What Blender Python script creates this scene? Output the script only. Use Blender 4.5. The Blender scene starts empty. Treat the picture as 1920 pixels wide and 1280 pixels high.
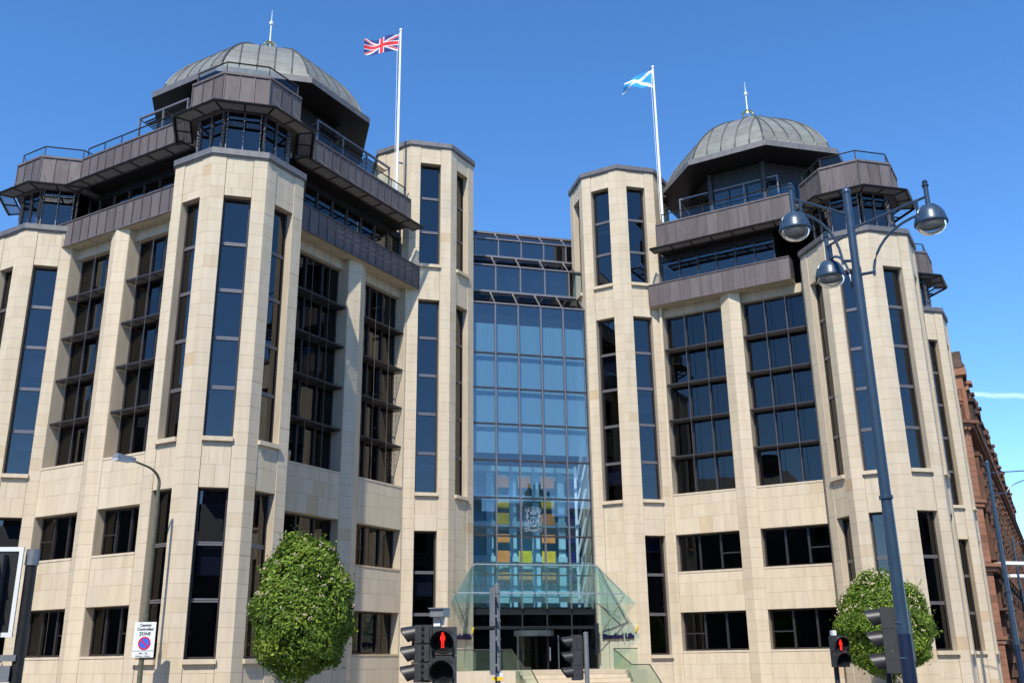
import bpy, math, random
import numpy as np
from mathutils import Matrix, Vector

random.seed(11)
rng = np.random.default_rng(5)
sc = bpy.context.scene
COL = sc.collection
R2 = math.sqrt(.5)

# ------------------------------------------------------------------ camera
TH, PITCH, ROLL = .25563, .31503, .01274
cam = bpy.data.cameras.new('camera')
cam.sensor_width = 36
cam.lens = 1830.37 / 1920 * 36
cam.clip_start, cam.clip_end = .2, 6000
camo = bpy.data.objects.new('camera', cam)
COL.objects.link(camo)
CAM = Vector((-13.08, -37.93, 1.65))
_c, _s = math.cos(TH), math.sin(TH)
_r = Vector((_c, -_s, 0))
_f = Vector((_s * math.cos(PITCH), _c * math.cos(PITCH), math.sin(PITCH)))
_u = _r.cross(_f)
_x = _r * math.cos(ROLL) - _u * math.sin(ROLL)
_y = _r * math.sin(ROLL) + _u * math.cos(ROLL)
_m = Matrix.Identity(4)
for i, v in enumerate((_x, _y, -_f)):
    for j in range(3):
        _m[j][i] = v[j]
_m.translation = CAM
camo.matrix_world = _m
sc.camera = camo

# ------------------------------------------------------------------ world, sun, exposure
SUN_EL = math.radians(50)
SUN_H = Vector((-.454, -.891, 0)).normalized()          # horizontal direction towards the sun
world = bpy.data.worlds.new('World')
sc.world = world
world.use_nodes = True
wn = world.node_tree
bg = wn.nodes['Background']
sky = wn.nodes.new('ShaderNodeTexSky')
sky.sky_type = 'NISHITA'
sky.sun_disc = False
sky.sun_elevation = SUN_EL
sky.sun_rotation = math.atan2(SUN_H.x, SUN_H.y)
sky.air_density = .75
sky.dust_density = .05
sky.ozone_density = 3.0
hs = wn.nodes.new('ShaderNodeHueSaturation')
hs.inputs['Saturation'].default_value = 1.21
hs.inputs['Hue'].default_value = .5015
wn.links.new(sky.outputs[0], hs.inputs['Color'])
wn.links.new(hs.outputs[0], bg.inputs[0])
bg.inputs[1].default_value = .138
sl = bpy.data.lights.new('sun', 'SUN')
sl.energy = 2.9
sl.angle = math.radians(.5)
sl.color = (1, .94, .83)
so = bpy.data.objects.new('sun', sl)
COL.objects.link(so)
_sd = Vector((SUN_H.x * math.cos(SUN_EL), SUN_H.y * math.cos(SUN_EL), math.sin(SUN_EL)))
so.rotation_euler = _sd.to_track_quat('Z', 'Y').to_euler()
so.location = (-40, -60, 90)
vs = sc.view_settings
vs.view_transform, vs.look, vs.gamma, vs.use_curve_mapping = 'Standard', 'None', 1, False
vs.exposure = 1.02
sc.cycles.max_bounces = 8
sc.cycles.transparent_max_bounces = 16
sc.cycles.use_denoising = True

# ------------------------------------------------------------------ materials
M = {}


def newmat(name):
    m = bpy.data.materials.new(name)
    m.use_nodes = True
    M[name] = m
    return m, m.node_tree.nodes, m.node_tree.links


def plain(name, col, rough=.5, metal=0., noise=.12, scale=3., spec=.5, bump=0., bscale=40., emit=0.):
    m, n, l = newmat(name)
    b = n['Principled BSDF']
    b.inputs['Roughness'].default_value = rough
    b.inputs['Metallic'].default_value = metal
    b.inputs['Specular IOR Level'].default_value = spec
    if noise:
        g = n.new('ShaderNodeNewGeometry')
        t = n.new('ShaderNodeTexNoise')
        t.inputs['Scale'].default_value = scale
        t.inputs['Detail'].default_value = 5
        l.new(g.outputs['Position'], t.inputs['Vector'])
        r = n.new('ShaderNodeValToRGB')
        r.color_ramp.elements[0].position, r.color_ramp.elements[1].position = .3, .7
        r.color_ramp.elements[0].color = (*[c * (1 - noise) for c in col], 1)
        r.color_ramp.elements[1].color = (*[min(1, c * (1 + noise)) for c in col], 1)
        l.new(t.outputs['Fac'], r.inputs[0])
        l.new(r.outputs[0], b.inputs['Base Color'])
    else:
        b.inputs['Base Color'].default_value = (*col, 1)
    if bump:
        t2 = n.new('ShaderNodeTexNoise')
        t2.inputs['Scale'].default_value = bscale
        t2.inputs['Detail'].default_value = 4
        g2 = n.new('ShaderNodeNewGeometry')
        l.new(g2.outputs['Position'], t2.inputs['Vector'])
        bp = n.new('ShaderNodeBump')
        bp.inputs['Strength'].default_value = bump
        bp.inputs['Distance'].default_value = .02
        l.new(t2.outputs['Fac'], bp.inputs['Height'])
        l.new(bp.outputs[0], b.inputs['Normal'])
    if emit:
        b.inputs['Emission Color'].default_value = (*col, 1)
        b.inputs['Emission Strength'].default_value = emit
    return m


def toned(name, stops, rough=.7, metal=0., streak=.10, sscale=(.9, .9, .25), bump=.15, patch=None, spec=.4):
    """colour picked per piece (object random + face attribute 'tone'), with streaks and grain"""
    m, n, l = newmat(name)
    b = n['Principled BSDF']
    b.inputs['Roughness'].default_value = rough
    b.inputs['Metallic'].default_value = metal
    b.inputs['Specular IOR Level'].default_value = spec
    oi = n.new('ShaderNodeObjectInfo')
    at = n.new('ShaderNodeAttribute')
    at.attribute_name = 'tone'
    ad = n.new('ShaderNodeMath')
    ad.operation = 'ADD'
    l.new(oi.outputs['Random'], ad.inputs[0])
    l.new(at.outputs['Fac'], ad.inputs[1])
    fr = n.new('ShaderNodeMath')
    fr.operation = 'FRACT'
    l.new(ad.outputs[0], fr.inputs[0])
    r = n.new('ShaderNodeValToRGB')
    e = r.color_ramp.elements
    e[0].position, e[0].color = stops[0][0], (*stops[0][1], 1)
    e[1].position, e[1].color = stops[-1][0], (*stops[-1][1], 1)
    for p, c in stops[1:-1]:
        k = e.new(p)
        k.color = (*c, 1)
    l.new(fr.outputs[0], r.inputs[0])
    g = n.new('ShaderNodeNewGeometry')
    mp = n.new('ShaderNodeMapping')
    mp.inputs['Scale'].default_value = sscale
    l.new(g.outputs['Position'], mp.inputs['Vector'])
    t = n.new('ShaderNodeTexNoise')
    t.inputs['Scale'].default_value = 2.2
    t.inputs['Detail'].default_value = 7
    t.inputs['Roughness'].default_value = .65
    l.new(mp.outputs[0], t.inputs['Vector'])
    mr = n.new('ShaderNodeMapRange')
    mr.inputs[1].default_value, mr.inputs[2].default_value = .3, .7
    mr.inputs[3].default_value, mr.inputs[4].default_value = 1 - streak, 1 + streak
    l.new(t.outputs['Fac'], mr.inputs[0])
    mu = n.new('ShaderNodeMix')
    mu.data_type, mu.blend_type = 'RGBA', 'MULTIPLY'
    mu.inputs['Factor'].default_value = 1
    l.new(r.outputs[0], mu.inputs['A'])
    l.new(mr.outputs[0], mu.inputs['B'])
    out = mu.outputs['Result']
    if patch:
        t3 = n.new('ShaderNodeTexNoise')
        t3.inputs['Scale'].default_value = patch[1]
        t3.inputs['Detail'].default_value = 6
        l.new(g.outputs['Position'], t3.inputs['Vector'])
        mr3 = n.new('ShaderNodeMapRange')
        mr3.inputs[1].default_value, mr3.inputs[2].default_value = patch[2], patch[2] + .22
        l.new(t3.outputs['Fac'], mr3.inputs[0])
        mx = n.new('ShaderNodeMix')
        mx.data_type = 'RGBA'
        l.new(mr3.outputs[0], mx.inputs['Factor'])
        l.new(out, mx.inputs['A'])
        mx.inputs['B'].default_value = (*patch[0], 1)
        out = mx.outputs['Result']
    l.new(out, b.inputs['Base Color'])
    if bump:
        t2 = n.new('ShaderNodeTexNoise')
        t2.inputs['Scale'].default_value = 30
        t2.inputs['Detail'].default_value = 5
        l.new(g.outputs['Position'], t2.inputs['Vector'])
        bp = n.new('ShaderNodeBump')
        bp.inputs['Strength'].default_value = bump
        bp.inputs['Distance'].default_value = .02
        l.new(t2.outputs['Fac'], bp.inputs['Height'])
        l.new(bp.outputs[0], b.inputs['Normal'])
    return m


def glass(name, tint, ior=1.6, rough=.004, wave=.0, diffuse=None):
    m, n, l = newmat(name)
    n.remove(n['Principled BSDF'])
    out = n['Material Output']
    tr = n.new('ShaderNodeBsdfTransparent')
    tr.inputs[0].default_value = (*tint, 1)
    gl = n.new('ShaderNodeBsdfGlossy')
    gl.inputs['Roughness'].default_value = rough
    gl.inputs[0].default_value = (1, 1, 1, 1)
    fr = n.new('ShaderNodeFresnel')
    fr.inputs[0].default_value = ior
    mx = n.new('ShaderNodeMixShader')
    gb_ = n.new('ShaderNodeNewGeometry')
    iv = n.new('ShaderNodeMath')
    iv.operation = 'SUBTRACT'
    iv.inputs[0].default_value = 1
    l.new(gb_.outputs['Backfacing'], iv.inputs[1])
    ml = n.new('ShaderNodeMath')
    ml.operation = 'MULTIPLY'
    l.new(fr.outputs[0], ml.inputs[0])
    l.new(iv.outputs[0], ml.inputs[1])
    l.new(ml.outputs[0], mx.inputs[0])
    base = tr.outputs[0]
    if diffuse:
        df = n.new('ShaderNodeBsdfDiffuse')
        df.inputs[0].default_value = (*diffuse[0], 1)
        tl = n.new('ShaderNodeBsdfTranslucent')
        tl.inputs[0].default_value = (*diffuse[0], 1)
        m3 = n.new('ShaderNodeMixShader')
        l.new(df.outputs[0], m3.inputs[1])
        l.new(tl.outputs[0], m3.inputs[2])
        m2 = n.new('ShaderNodeMixShader')
        m2.inputs[0].default_value = diffuse[1]
        l.new(tr.outputs[0], m2.inputs[1])
        l.new(m3.outputs[0], m2.inputs[2])
        base = m2.outputs[0]
    l.new(base, mx.inputs[1])
    l.new(gl.outputs[0], mx.inputs[2])
    if wave:
        g = n.new('ShaderNodeNewGeometry')
        t = n.new('ShaderNodeTexNoise')
        t.inputs['Scale'].default_value = 1.1
        t.inputs['Detail'].default_value = 1
        l.new(g.outputs['Position'], t.inputs['Vector'])
        bp = n.new('ShaderNodeBump')
        bp.inputs['Strength'].default_value = wave
        bp.inputs['Distance'].default_value = .05
        l.new(t.outputs['Fac'], bp.inputs['Height'])
        oi = n.new('ShaderNodeObjectInfo')
        wh = n.new('ShaderNodeTexWhiteNoise')
        wh.noise_dimensions = '1D'
        l.new(oi.outputs['Random'], wh.inputs['W'])
        sb = n.new('ShaderNodeVectorMath')
        sb.operation = 'SUBTRACT'
        sb.inputs[1].default_value = (.5, .5, .5)
        l.new(wh.outputs['Color'], sb.inputs[0])
        sc_ = n.new('ShaderNodeVectorMath')
        sc_.operation = 'SCALE'
        sc_.inputs['Scale'].default_value = .016
        l.new(sb.outputs[0], sc_.inputs[0])
        av = n.new('ShaderNodeVectorMath')
        l.new(bp.outputs[0], av.inputs[0])
        l.new(sc_.outputs[0], av.inputs[1])
        nv = n.new('ShaderNodeVectorMath')
        nv.operation = 'NORMALIZE'
        l.new(av.outputs[0], nv.inputs[0])
        l.new(nv.outputs[0], gl.inputs['Normal'])
    l.new(mx.outputs[0], out.inputs[0])
    return m


toned('stone', [(0, (.545, .455, .33)), (.35, (.56, .470, .342)), (.6, (.575, .486, .362)), (.93, (.56, .474, .347)), (.985, (.53, .44, .31)), (1, (.51, .385, .24))],
      rough=.85, streak=.10, sscale=(1.3, 1.3, .16), bump=.12, spec=.2, patch=((.47, .41, .32), .5, .62))
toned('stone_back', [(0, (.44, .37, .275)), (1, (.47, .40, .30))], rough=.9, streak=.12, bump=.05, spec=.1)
toned('copper', [(0, (.112, .092, .090)), (.5, (.130, .108, .107)), (1, (.148, .125, .123))], rough=.6, metal=.1, spec=.25, streak=.2, sscale=(2.5, 2.5, .35), bump=.05,
      patch=((.17, .15, .145), 1.4, .62))
toned('copper_grey', [(0, (.135, .128, .128)), (1, (.165, .156, .154))], rough=.5, metal=.2, streak=.18, sscale=(2, 2, .6), bump=.05, patch=((.17, .175, .17), 1.7, .6))
toned('patina', [(0, (.165, .165, .148)), (.5, (.185, .187, .168)), (1, (.205, .208, .188))], rough=.55, metal=.15, streak=.16, sscale=(1, 1, .7), bump=.05,
      patch=((.19, .23, .205), .55, .55))
plain('seam', (.075, .08, .07), .5, .2)
plain('copper_seam', (.11, .095, .093), .45, .3)
plain('frame', (.042, .035, .035), .42, .2, noise=.1)
plain('mullion', (.19, .175, .18), .4, .4, noise=.06)
plain('dark_mullion', (.034, .031, .033), .42, .3, noise=.08)
plain('dark_metal', (.022, .021, .022), .45, .3, noise=.15)
plain('shelf_metal', (.042, .037, .038), .45, .3, noise=.1)
plain('interior', (.010, .010, .012), .9, noise=.3, scale=.8, spec=.1)
plain('blind', (.50, .54, .58), .8, noise=.05)
plain('spandrel', (.06, .065, .072), .5, noise=.15)
glass('glass', (.30, .33, .40), 1.80, wave=.012)
glass('glass_bay', (.26, .29, .35), 1.58, wave=.014)
glass('glass_atrium', (.82, .91, .96), 2.1, wave=.006)
glass('glass_rail', (.88, .94, .95), 1.5)
glass('glass_canopy', (.84, .95, .96), 1.5, diffuse=((.32, .58, .60), .06))
glass('glass_balustrade', (.86, .94, .90), 1.5, diffuse=((.45, .60, .52), .05))
plain('steel', (.52, .53, .54), .3, .8, noise=.05)
plain('galvanised', (.26, .28, .30), .45, .5, noise=.12, scale=8)
plain('black_plastic', (.018, .018, .02), .42, noise=.25, scale=9)
plain('dark_grey_plastic', (.035, .036, .04), .5, noise=.2, scale=8)
plain('lamp_blue', (.032, .062, .105), .33, .1, noise=.12, scale=5)
plain('lamp_base_blue', (.010, .02, .055), .4, .1, noise=.1, scale=5)
plain('white_paint', (.80, .80, .79), .35, noise=.03)
plain('lamp_reflector', (.42, .39, .33), .5, noise=.1, scale=6)
plain('gold', (.75, .52, .16), .25, 1., noise=.05)
plain('green_steel', (.11, .115, .075), .5, .2, noise=.3, scale=7)
plain('purple', (.014, .008, .055), .45, noise=.1)
plain('yellow', (.80, .52, .02), .5, noise=.05)
plain('sign_white', (.70, .73, .75), .4, noise=.04)
plain('sign_blue', (.03, .12, .60), .4, noise=0)
plain('sign_red', (.55, .01, .03), .4, noise=0)
plain('sign_black', (.02, .02, .025), .5, noise=0)
plain('red_lit', (1, .02, .015), .4, noise=0, emit=.75)
plain('lens_dark', (.012, .014, .016), .12, noise=.2, scale=20)
plain('asphalt', (.05, .05, .052), .9, noise=.2, scale=6, bump=.3)
plain('paving', (.24, .23, .21), .85, noise=.15, scale=2, bump=.2)
plain('ground', (.10, .10, .095), .95, noise=.2, scale=.2)
toned('shaded_red_stone', [(0, (.10, .055, .038)), (.5, (.17, .085, .055)), (1, (.07, .045, .036))], rough=.9, streak=.3, bump=.3, spec=.1, patch=((.05, .035, .03), 1.2, .5))  # red stone darkened: grazing shade of the street front put into its colour
toned('red_stone', [(0, (.25, .115, .068)), (.5, (.31, .15, .092)), (1, (.19, .09, .058))], rough=.9, streak=.2, bump=.2, spec=.15, patch=((.15, .085, .06), .8, .6))
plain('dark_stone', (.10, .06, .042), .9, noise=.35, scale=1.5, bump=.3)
plain('slate', (.11, .115, .12), .7, noise=.25, scale=3)
plain('tenement_stone', (.075, .062, .05), .9, noise=.25, scale=.6)
plain('wall_teal', (.42, .66, .70), .7, noise=.12, scale=.7)
plain('art_orange', (.90, .34, .09), .6, noise=.15, scale=2)
plain('art_yellow', (.90, .60, .06), .6, noise=.18, scale=2)
plain('art_lime', (.72, .64, .05), .6, noise=.15, scale=2)
plain('art_navy', (.015, .035, .16), .5, noise=.15, scale=2)
plain('bark', (.09, .065, .04), .9, noise=.3, scale=12, bump=.4)
plain('rubber', (.015, .015, .015), .8)
plain('car_white', (.78, .79, .80), .18, noise=.0)
plain('etched', (.27, .33, .39), .45, .2, noise=0)
plain('flag_blue', (.012, .025, .16), .8, noise=.05)
plain('flag_red', (.60, .015, .03), .8, noise=.05)
plain('flag_white', (.62, .62, .63), .8, noise=.03)
plain('flag_azure', (.02, .30, .72), .8, noise=.05)
plain('blossom', (.78, .62, .50), .8, noise=.1)
plain('road_paint', (.75, .75, .72), .7, noise=.1)


def leafmat():
    m, n, l = newmat('leaf')
    b = n['Principled BSDF']
    at = n.new('ShaderNodeAttribute')
    at.attribute_name = 'tone'
    r = n.new('ShaderNodeValToRGB')
    e = r.color_ramp.elements
    e[0].color, e[1].color = (.035, .085, .009, 1), (.40, .50, .07, 1)
    k = e.new(.5)
    k.color = (.15, .25, .025, 1)
    l.new(at.outputs['Fac'], r.inputs[0])
    l.new(r.outputs[0], b.inputs['Base Color'])
    b.inputs['Roughness'].default_value = .5
    b.inputs['Specular IOR Level'].default_value = .3
    tl = n.new('ShaderNodeBsdfTranslucent')
    l.new(r.outputs[0], tl.inputs[0])
    mx = n.new('ShaderNodeMixShader')
    mx.inputs[0].default_value = .25
    l.new(b.outputs[0], mx.inputs[1])
    l.new(tl.outputs[0], mx.inputs[2])
    l.new(mx.outputs[0], n['Material Output'].inputs[0])


leafmat()


def curtainmat():
    m, n, l = newmat('curtain')
    n.remove(n['Principled BSDF'])
    df = n.new('ShaderNodeBsdfDiffuse')
    tl = n.new('ShaderNodeBsdfTranslucent')
    tr = n.new('ShaderNodeBsdfTransparent')
    df.inputs[0].default_value = (.33, .50, .58, 1)
    tl.inputs[0].default_value = (.42, .56, .62, 1)
    m1, m2 = n.new('ShaderNodeMixShader'), n.new('ShaderNodeMixShader')
    m1.inputs[0].default_value, m2.inputs[0].default_value = .35, .30
    l.new(df.outputs[0], m1.inputs[1])
    l.new(tl.outputs[0], m1.inputs[2])
    l.new(m1.outputs[0], m2.inputs[1])
    l.new(tr.outputs[0], m2.inputs[2])
    l.new(m2.outputs[0], n['Material Output'].inputs[0])


curtainmat()


def bulbmat():
    m, n, l = newmat('bowl')
    n.remove(n['Principled BSDF'])
    tr = n.new('ShaderNodeBsdfTransparent')
    tr.inputs[0].default_value = (.93, .95, .95, 1)
    gl = n.new('ShaderNodeBsdfGlossy')
    gl.inputs['Roughness'].default_value = .03
    df = n.new('ShaderNodeBsdfDiffuse')
    df.inputs[0].default_value = (.62, .60, .54, 1)
    m2 = n.new('ShaderNodeMixShader')
    m2.inputs[0].default_value = .30
    l.new(tr.outputs[0], m2.inputs[1])
    l.new(df.outputs[0], m2.inputs[2])
    fr = n.new('ShaderNodeFresnel')
    fr.inputs[0].default_value = 1.22
    mx = n.new('ShaderNodeMixShader')
    l.new(fr.outputs[0], mx.inputs[0])
    l.new(m2.outputs[0], mx.inputs[1])
    l.new(gl.outputs[0], mx.inputs[2])
    l.new(mx.outputs[0], n['Material Output'].inputs[0])


bulbmat()

# ------------------------------------------------------------------ object helpers


def tag(o, label=None, cat=None, group=None, kind=None):
    for k, v in (('label', label), ('category', cat), ('group', group), ('kind', kind)):
        if v:
            o[k] = v
    return o


def empty(name, loc=(0, 0, 0), label=None, cat=None, group=None):
    o = bpy.data.objects.new(name, None)
    COL.objects.link(o)
    o.location = loc
    o.empty_display_size = .2
    return tag(o, label, cat, group)


def link(o, parent=None):
    """world-space object: the parent only carries a translation"""
    COL.objects.link(o)
    if parent is not None:
        o.parent = parent
        if parent.type == 'EMPTY':
            o.matrix_parent_inverse = Matrix.Translation(-parent.location)
    return o


class Fr:
    """plan frame of a vertical face: a along the face, d outwards, z up"""

    def __init__(s, O, t, n):
        s.O, s.t, s.n = np.array(O, float), np.array(t, float), np.array(n, float)

    def pt(s, a, d, z):
        p = s.O + s.t * a + s.n * d
        return (p[0], p[1], z)


class MB:
    def __init__(s, sx=1):
        s.v, s.f, s.tone, s.sx = [], [], [], sx

    def add(s, verts, faces, tone=0.):
        b = len(s.v)
        s.v += [(x * s.sx, y, z) for x, y, z in verts]
        for f in faces:
            s.f.append([b + i for i in (f if s.sx > 0 else reversed(f))])
            s.tone.append(tone)

    def hexa(s, p, tone=0.):
        s.add(p, [(0, 3, 2, 1), (4, 5, 6, 7), (0, 1, 5, 4), (1, 2, 6, 5), (2, 3, 7, 6), (3, 0, 4, 7)], tone)

    def box(s, x0, x1, y0, y1, z0, z1, tone=0.):
        s.hexa([(x0, y0, z0), (x1, y0, z0), (x1, y1, z0), (x0, y1, z0), (x0, y0, z1), (x1, y0, z1), (x1, y1, z1), (x0, y1, z1)], tone)

    def fbox(s, fr, a0, a1, d0, d1, z0, z1, tone=0.):
        q = [fr.pt(a, d, z) for z in (z0, z1) for a, d in ((a0, d0), (a1, d0), (a1, d1), (a0, d1))]
        c = fr.t[0] * fr.n[1] - fr.t[1] * fr.n[0]
        if c < 0:
            q = [q[i] for i in (1, 0, 3, 2, 5, 4, 7, 6)]
        s.hexa(q, tone)

    def prism(s, poly, z0, z1, tone=0.):
        poly = list(poly)
        ar = sum(poly[i][0] * poly[(i + 1) % len(poly)][1] - poly[(i + 1) % len(poly)][0] * poly[i][1] for i in range(len(poly)))
        if ar < 0:
            poly.reverse()
        n = len(poly)
        s.add([(p[0], p[1], z0) for p in poly] + [(p[0], p[1], z1) for p in poly],
              [tuple(reversed(range(n))), tuple(range(n, 2 * n))] + [(i, (i + 1) % n, n + (i + 1) % n, n + i) for i in range(n)], tone)

    def tube(s, pts, r, n=6, caps=True, r2=None):
        pts = [Vector(p) for p in pts]
        N = len(pts)
        rings = []
        for i, p in enumerate(pts):
            d = (pts[min(i + 1, N - 1)] - pts[max(i - 1, 0)]).normalized()
            up = Vector((0, 0, 1)) if abs(d.z) < .95 else Vector((1, 0, 0))
            a = d.cross(up).normalized()
            b = a.cross(d)
            rr = r + ((r2 if r2 is not None else r) - r) * i / max(N - 1, 1)
            rings.append([tuple(p + (a * math.cos(2 * math.pi * k / n) + b * math.sin(2 * math.pi * k / n)) * rr) for k in range(n)])
        v = [q for ring in rings for q in ring]
        f = []
        for i in range(N - 1):
            for k in range(n):
                f.append((i * n + k, (i + 1) * n + k, (i + 1) * n + (k + 1) % n, i * n + (k + 1) % n))
        if caps:
            f.append(tuple(range(n)))
            f.append(tuple(reversed(range((N - 1) * n, N * n))))
        s.add(v, f)

    def lathe(s, c, prof, n=24, M4=None):
        v, f = [], []
        for r, z in prof:
            for k in range(n):
                p = Vector((r * math.cos(2 * math.pi * k / n), r * math.sin(2 * math.pi * k / n), z))
                if M4 is not None:
                    p = M4 @ p
                v.append((c[0] + p.x, c[1] + p.y, c[2] + p.z))
        for i in range(len(prof) - 1):
            for k in range(n):
                f.append((i * n + k, i * n + (k + 1) % n, (i + 1) * n + (k + 1) % n, (i + 1) * n + k))
        s.add(v, f)

    def mesh(s, name, mat, smooth=False):
        me = bpy.data.meshes.new(name)
        me.from_pydata(s.v, [], s.f)
        for m_ in (mat if isinstance(mat, (list, tuple)) else [mat]):
            me.materials.append(M[m_])
        if any(s.tone):
            a = me.attributes.new('tone', 'FLOAT', 'FACE')
            a.data.foreach_set('value', np.array(s.tone, np.float32))
        if smooth:
            me.polygons.foreach_set('use_smooth', [True] * len(me.polygons))
            try:
                me.set_sharp_from_angle(angle=math.radians(40))
            except Exception:
                pass
        me.update()
        return me

    def build(s, name, mat, parent=None, smooth=False, kind=None, label=None, cat=None, group=None):
        if not s.v:
            return None
        o = bpy.data.objects.new(name, s.mesh(name, mat, smooth))
        link(o, parent)
        return tag(o, label, cat, group, kind)


_unit = MB()
_unit.box(-.5, .5, -.5, .5, -.5, .5)
UNIT = {}


def unit(mat):
    if mat not in UNIT:
        UNIT[mat] = _unit.mesh('unit_' + mat, mat)
    return UNIT[mat]


def piece(name, mat, fr, a0, a1, d0, d1, z0, z1, sx, parent):
    """one box as its own object, sharing the unit mesh"""
    o = bpy.data.objects.new(name, unit(mat))
    t, n = fr.t.copy(), -fr.n.copy()
    c = np.array(fr.pt((a0 + a1) / 2, (d0 + d1) / 2, (z0 + z1) / 2))
    if sx < 0:
        t[0], n[0], c[0] = -t[0], -n[0], -c[0]
    if t[0] * n[1] - t[1] * n[0] < 0:
        t = -t
    L, D, H = abs(a1 - a0), abs(d1 - d0), abs(z1 - z0)
    m = Matrix(((t[0] * L, n[0] * D, 0, c[0]), (t[1] * L, n[1] * D, 0, c[1]), (0, 0, H, c[2]), (0, 0, 0, 1)))
    link(o, parent)
    o.matrix_basis = m
    return o


GROUND = -.5
NRM = {'W': (-1, 0), 'l': (-R2, -R2), 'f': (0, -1), 'r': (R2, -R2), 'e': (1, 0)}
TAN = {'W': (0, -1), 'l': (R2, -R2), 'f': (1, 0), 'r': (R2, R2), 'e': (0, 1)}
ORD = ['W', 'l', 'f', 'r', 'e']
T225 = math.tan(math.radians(22.5))


def face(c, a, k):
    return Fr(np.array(c) + np.array(NRM[k]) * a, TAN[k], NRM[k])


def octagon(c, a, rot=0):
    R = a / math.cos(math.radians(22.5))
    return [(c[0] + R * math.cos(math.radians(22.5 + 45 * k)), c[1] + R * math.sin(math.radians(22.5 + 45 * k))) for k in range(8)]


# ------------------------------------------------------------------ ground, road, pavement
g = MB()
g.box(-900, 900, -900, 1500, GROUND - .3, GROUND - .13)
g.build('ground', 'ground', kind='structure')
rd = MB()
rd.box(-120, 120, -33, -12.5, GROUND - .2, GROUND - .12)
rd.build('road', 'asphalt', kind='structure')
pv = MB()
pv.box(-120, 29, -12.35, 30, GROUND - .25, GROUND)
pv.build('pavement', 'paving', kind='structure')
pv = MB()
pv.box(-120, 120, -48, -33.15, GROUND - .25, GROUND)
pv.build('pavement', 'paving', kind='structure')
kb = MB()
kb.box(-120, 120, -12.5, -12.35, GROUND - .25, GROUND + .004)
kb.box(-120, 120, -33.15, -33, GROUND - .25, GROUND + .004)
kb.build('kerb', 'dark_stone', kind='structure')
rp = MB()
for i in range(24):
    rp.box(-118 + i * 10, -114 + i * 10, -22.8, -22.65, GROUND - .118, GROUND - .116)
rp.build('road_markings', 'road_paint', kind='structure')

# ------------------------------------------------------------------ the office building
office = empty('office_building', (0, 9, GROUND), 'pale sandstone office block with twin copper domes and a tall blue glass atrium', 'office building')
STONES = []        # (part, frame, a0, a1, z0, z1, d, sx)


def courses(part, sx, fr, a0, a1, z0, z1, d=0., ch=.469, wid=None, base=GROUND):
    """lay ashlar blocks over a rectangle of a face"""
    z = z0
    row = int(round((z0 - base) / ch))
    while z < z1 - .02:
        row += 1
        zt = min(base + row * ch, z1)
        if zt - z < .06:
            zt = min(zt + ch, z1)
            row += 1
        if z1 - zt < .12:
            zt = z1
        w = a1 - a0
        if wid is None:
            cuts = [a0, a1]
        else:
            k = max(1, round(w / wid))
            st = w / k
            cuts = [a0] + [a0 + st * (i + (.5 if row % 2 else 0)) for i in range(0 if row % 2 else 1, k)] + [a1]
        for i in range(len(cuts) - 1):
            STONES.append((part, fr, cuts[i], cuts[i + 1], z, zt, d, sx))
        z = zt


def window(part, sx, fr, a0, a1, z0, z1, d, cols=1, rows=1, fw=.075, tw=.13, blinds=.0, mullmat='mullion', split=(), gmat='glass'):
    """frame ring + panes as sub-parts of part"""
    f = MB(sx)
    f.fbox(fr, a0, a0 + fw, d - .06, d + .05, z0, z1)
    f.fbox(fr, a1 - fw, a1, d - .06, d + .05, z0, z1)
    f.fbox(fr, a0 + fw, a1 - fw, d - .06, d + .05, z1 - fw, z1)
    f.fbox(fr, a0 + fw, a1 - fw, d - .06, d + .05, z0, z0 + fw)
    f.build('window_frame', 'frame', part)
    H = (z1 - z0) / rows
    W = (a1 - a0) / cols
    for r in range(1, rows):
        mu = MB(sx)
        z = z0 + r * H
        mu.fbox(fr, a0 + fw, a1 - fw, d - .05, d + .06, z - tw / 2, z - .012)
        mu.fbox(fr, a0 + fw, a1 - fw, d - .05, d + .045, z + .012, z + tw / 2)
        mu.fbox(fr, a0 + fw, a1 - fw, d - .05, d + .02, z - .012, z + .012)
        mu.build('transom', mullmat, part)
    for c in range(1, cols):
        m2 = MB(sx)
        a = a0 + c * W
        m2.fbox(fr, a - .05, a + .05, d - .05, d + .09, z0 + fw, z1 - fw)
        m2.build('mullion', mullmat, part)
    for r in range(rows):
        for c in range(cols):
            piece('window_pane', gmat, fr, a0 + c * W + .03, a0 + (c + 1) * W - .03, d - .012, d, z0 + r * H + .03, z0 + (r + 1) * H - .03, sx, part)
            if random.random() < blinds:
                zt = z0 + (r + 1) * H - .1
                zb = zt - H * random.choice((.25, .35, .5, .62))
                piece('blind', 'blind', fr, a0 + c * W + .1, a0 + (c + 1) * W - .1, d - .22, d - .2, zb, zt, sx, part)
            if (r, c) in split:
                zz = z0 + (r + .45) * H
                m3 = MB(sx)
                m3.fbox(fr, a0 + c * W + .05, a0 + (c + 1) * W - .05, d - .02, d + .03, zz - .03, zz + .03)
                m3.build('transom', mullmat, part)


Z0S, Z0H, Z1S, Z1H, ZBS, ZBH = 1.96, 3.72, 5.62, 7.39, 9.39, 18.81
T0S, T0H, T1S, T1H = 1.80, 7.39, 9.15, 18.39
ZS, ZF0, ZF1 = 19.28, 19.34, 20.52
JAMB = .36


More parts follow.
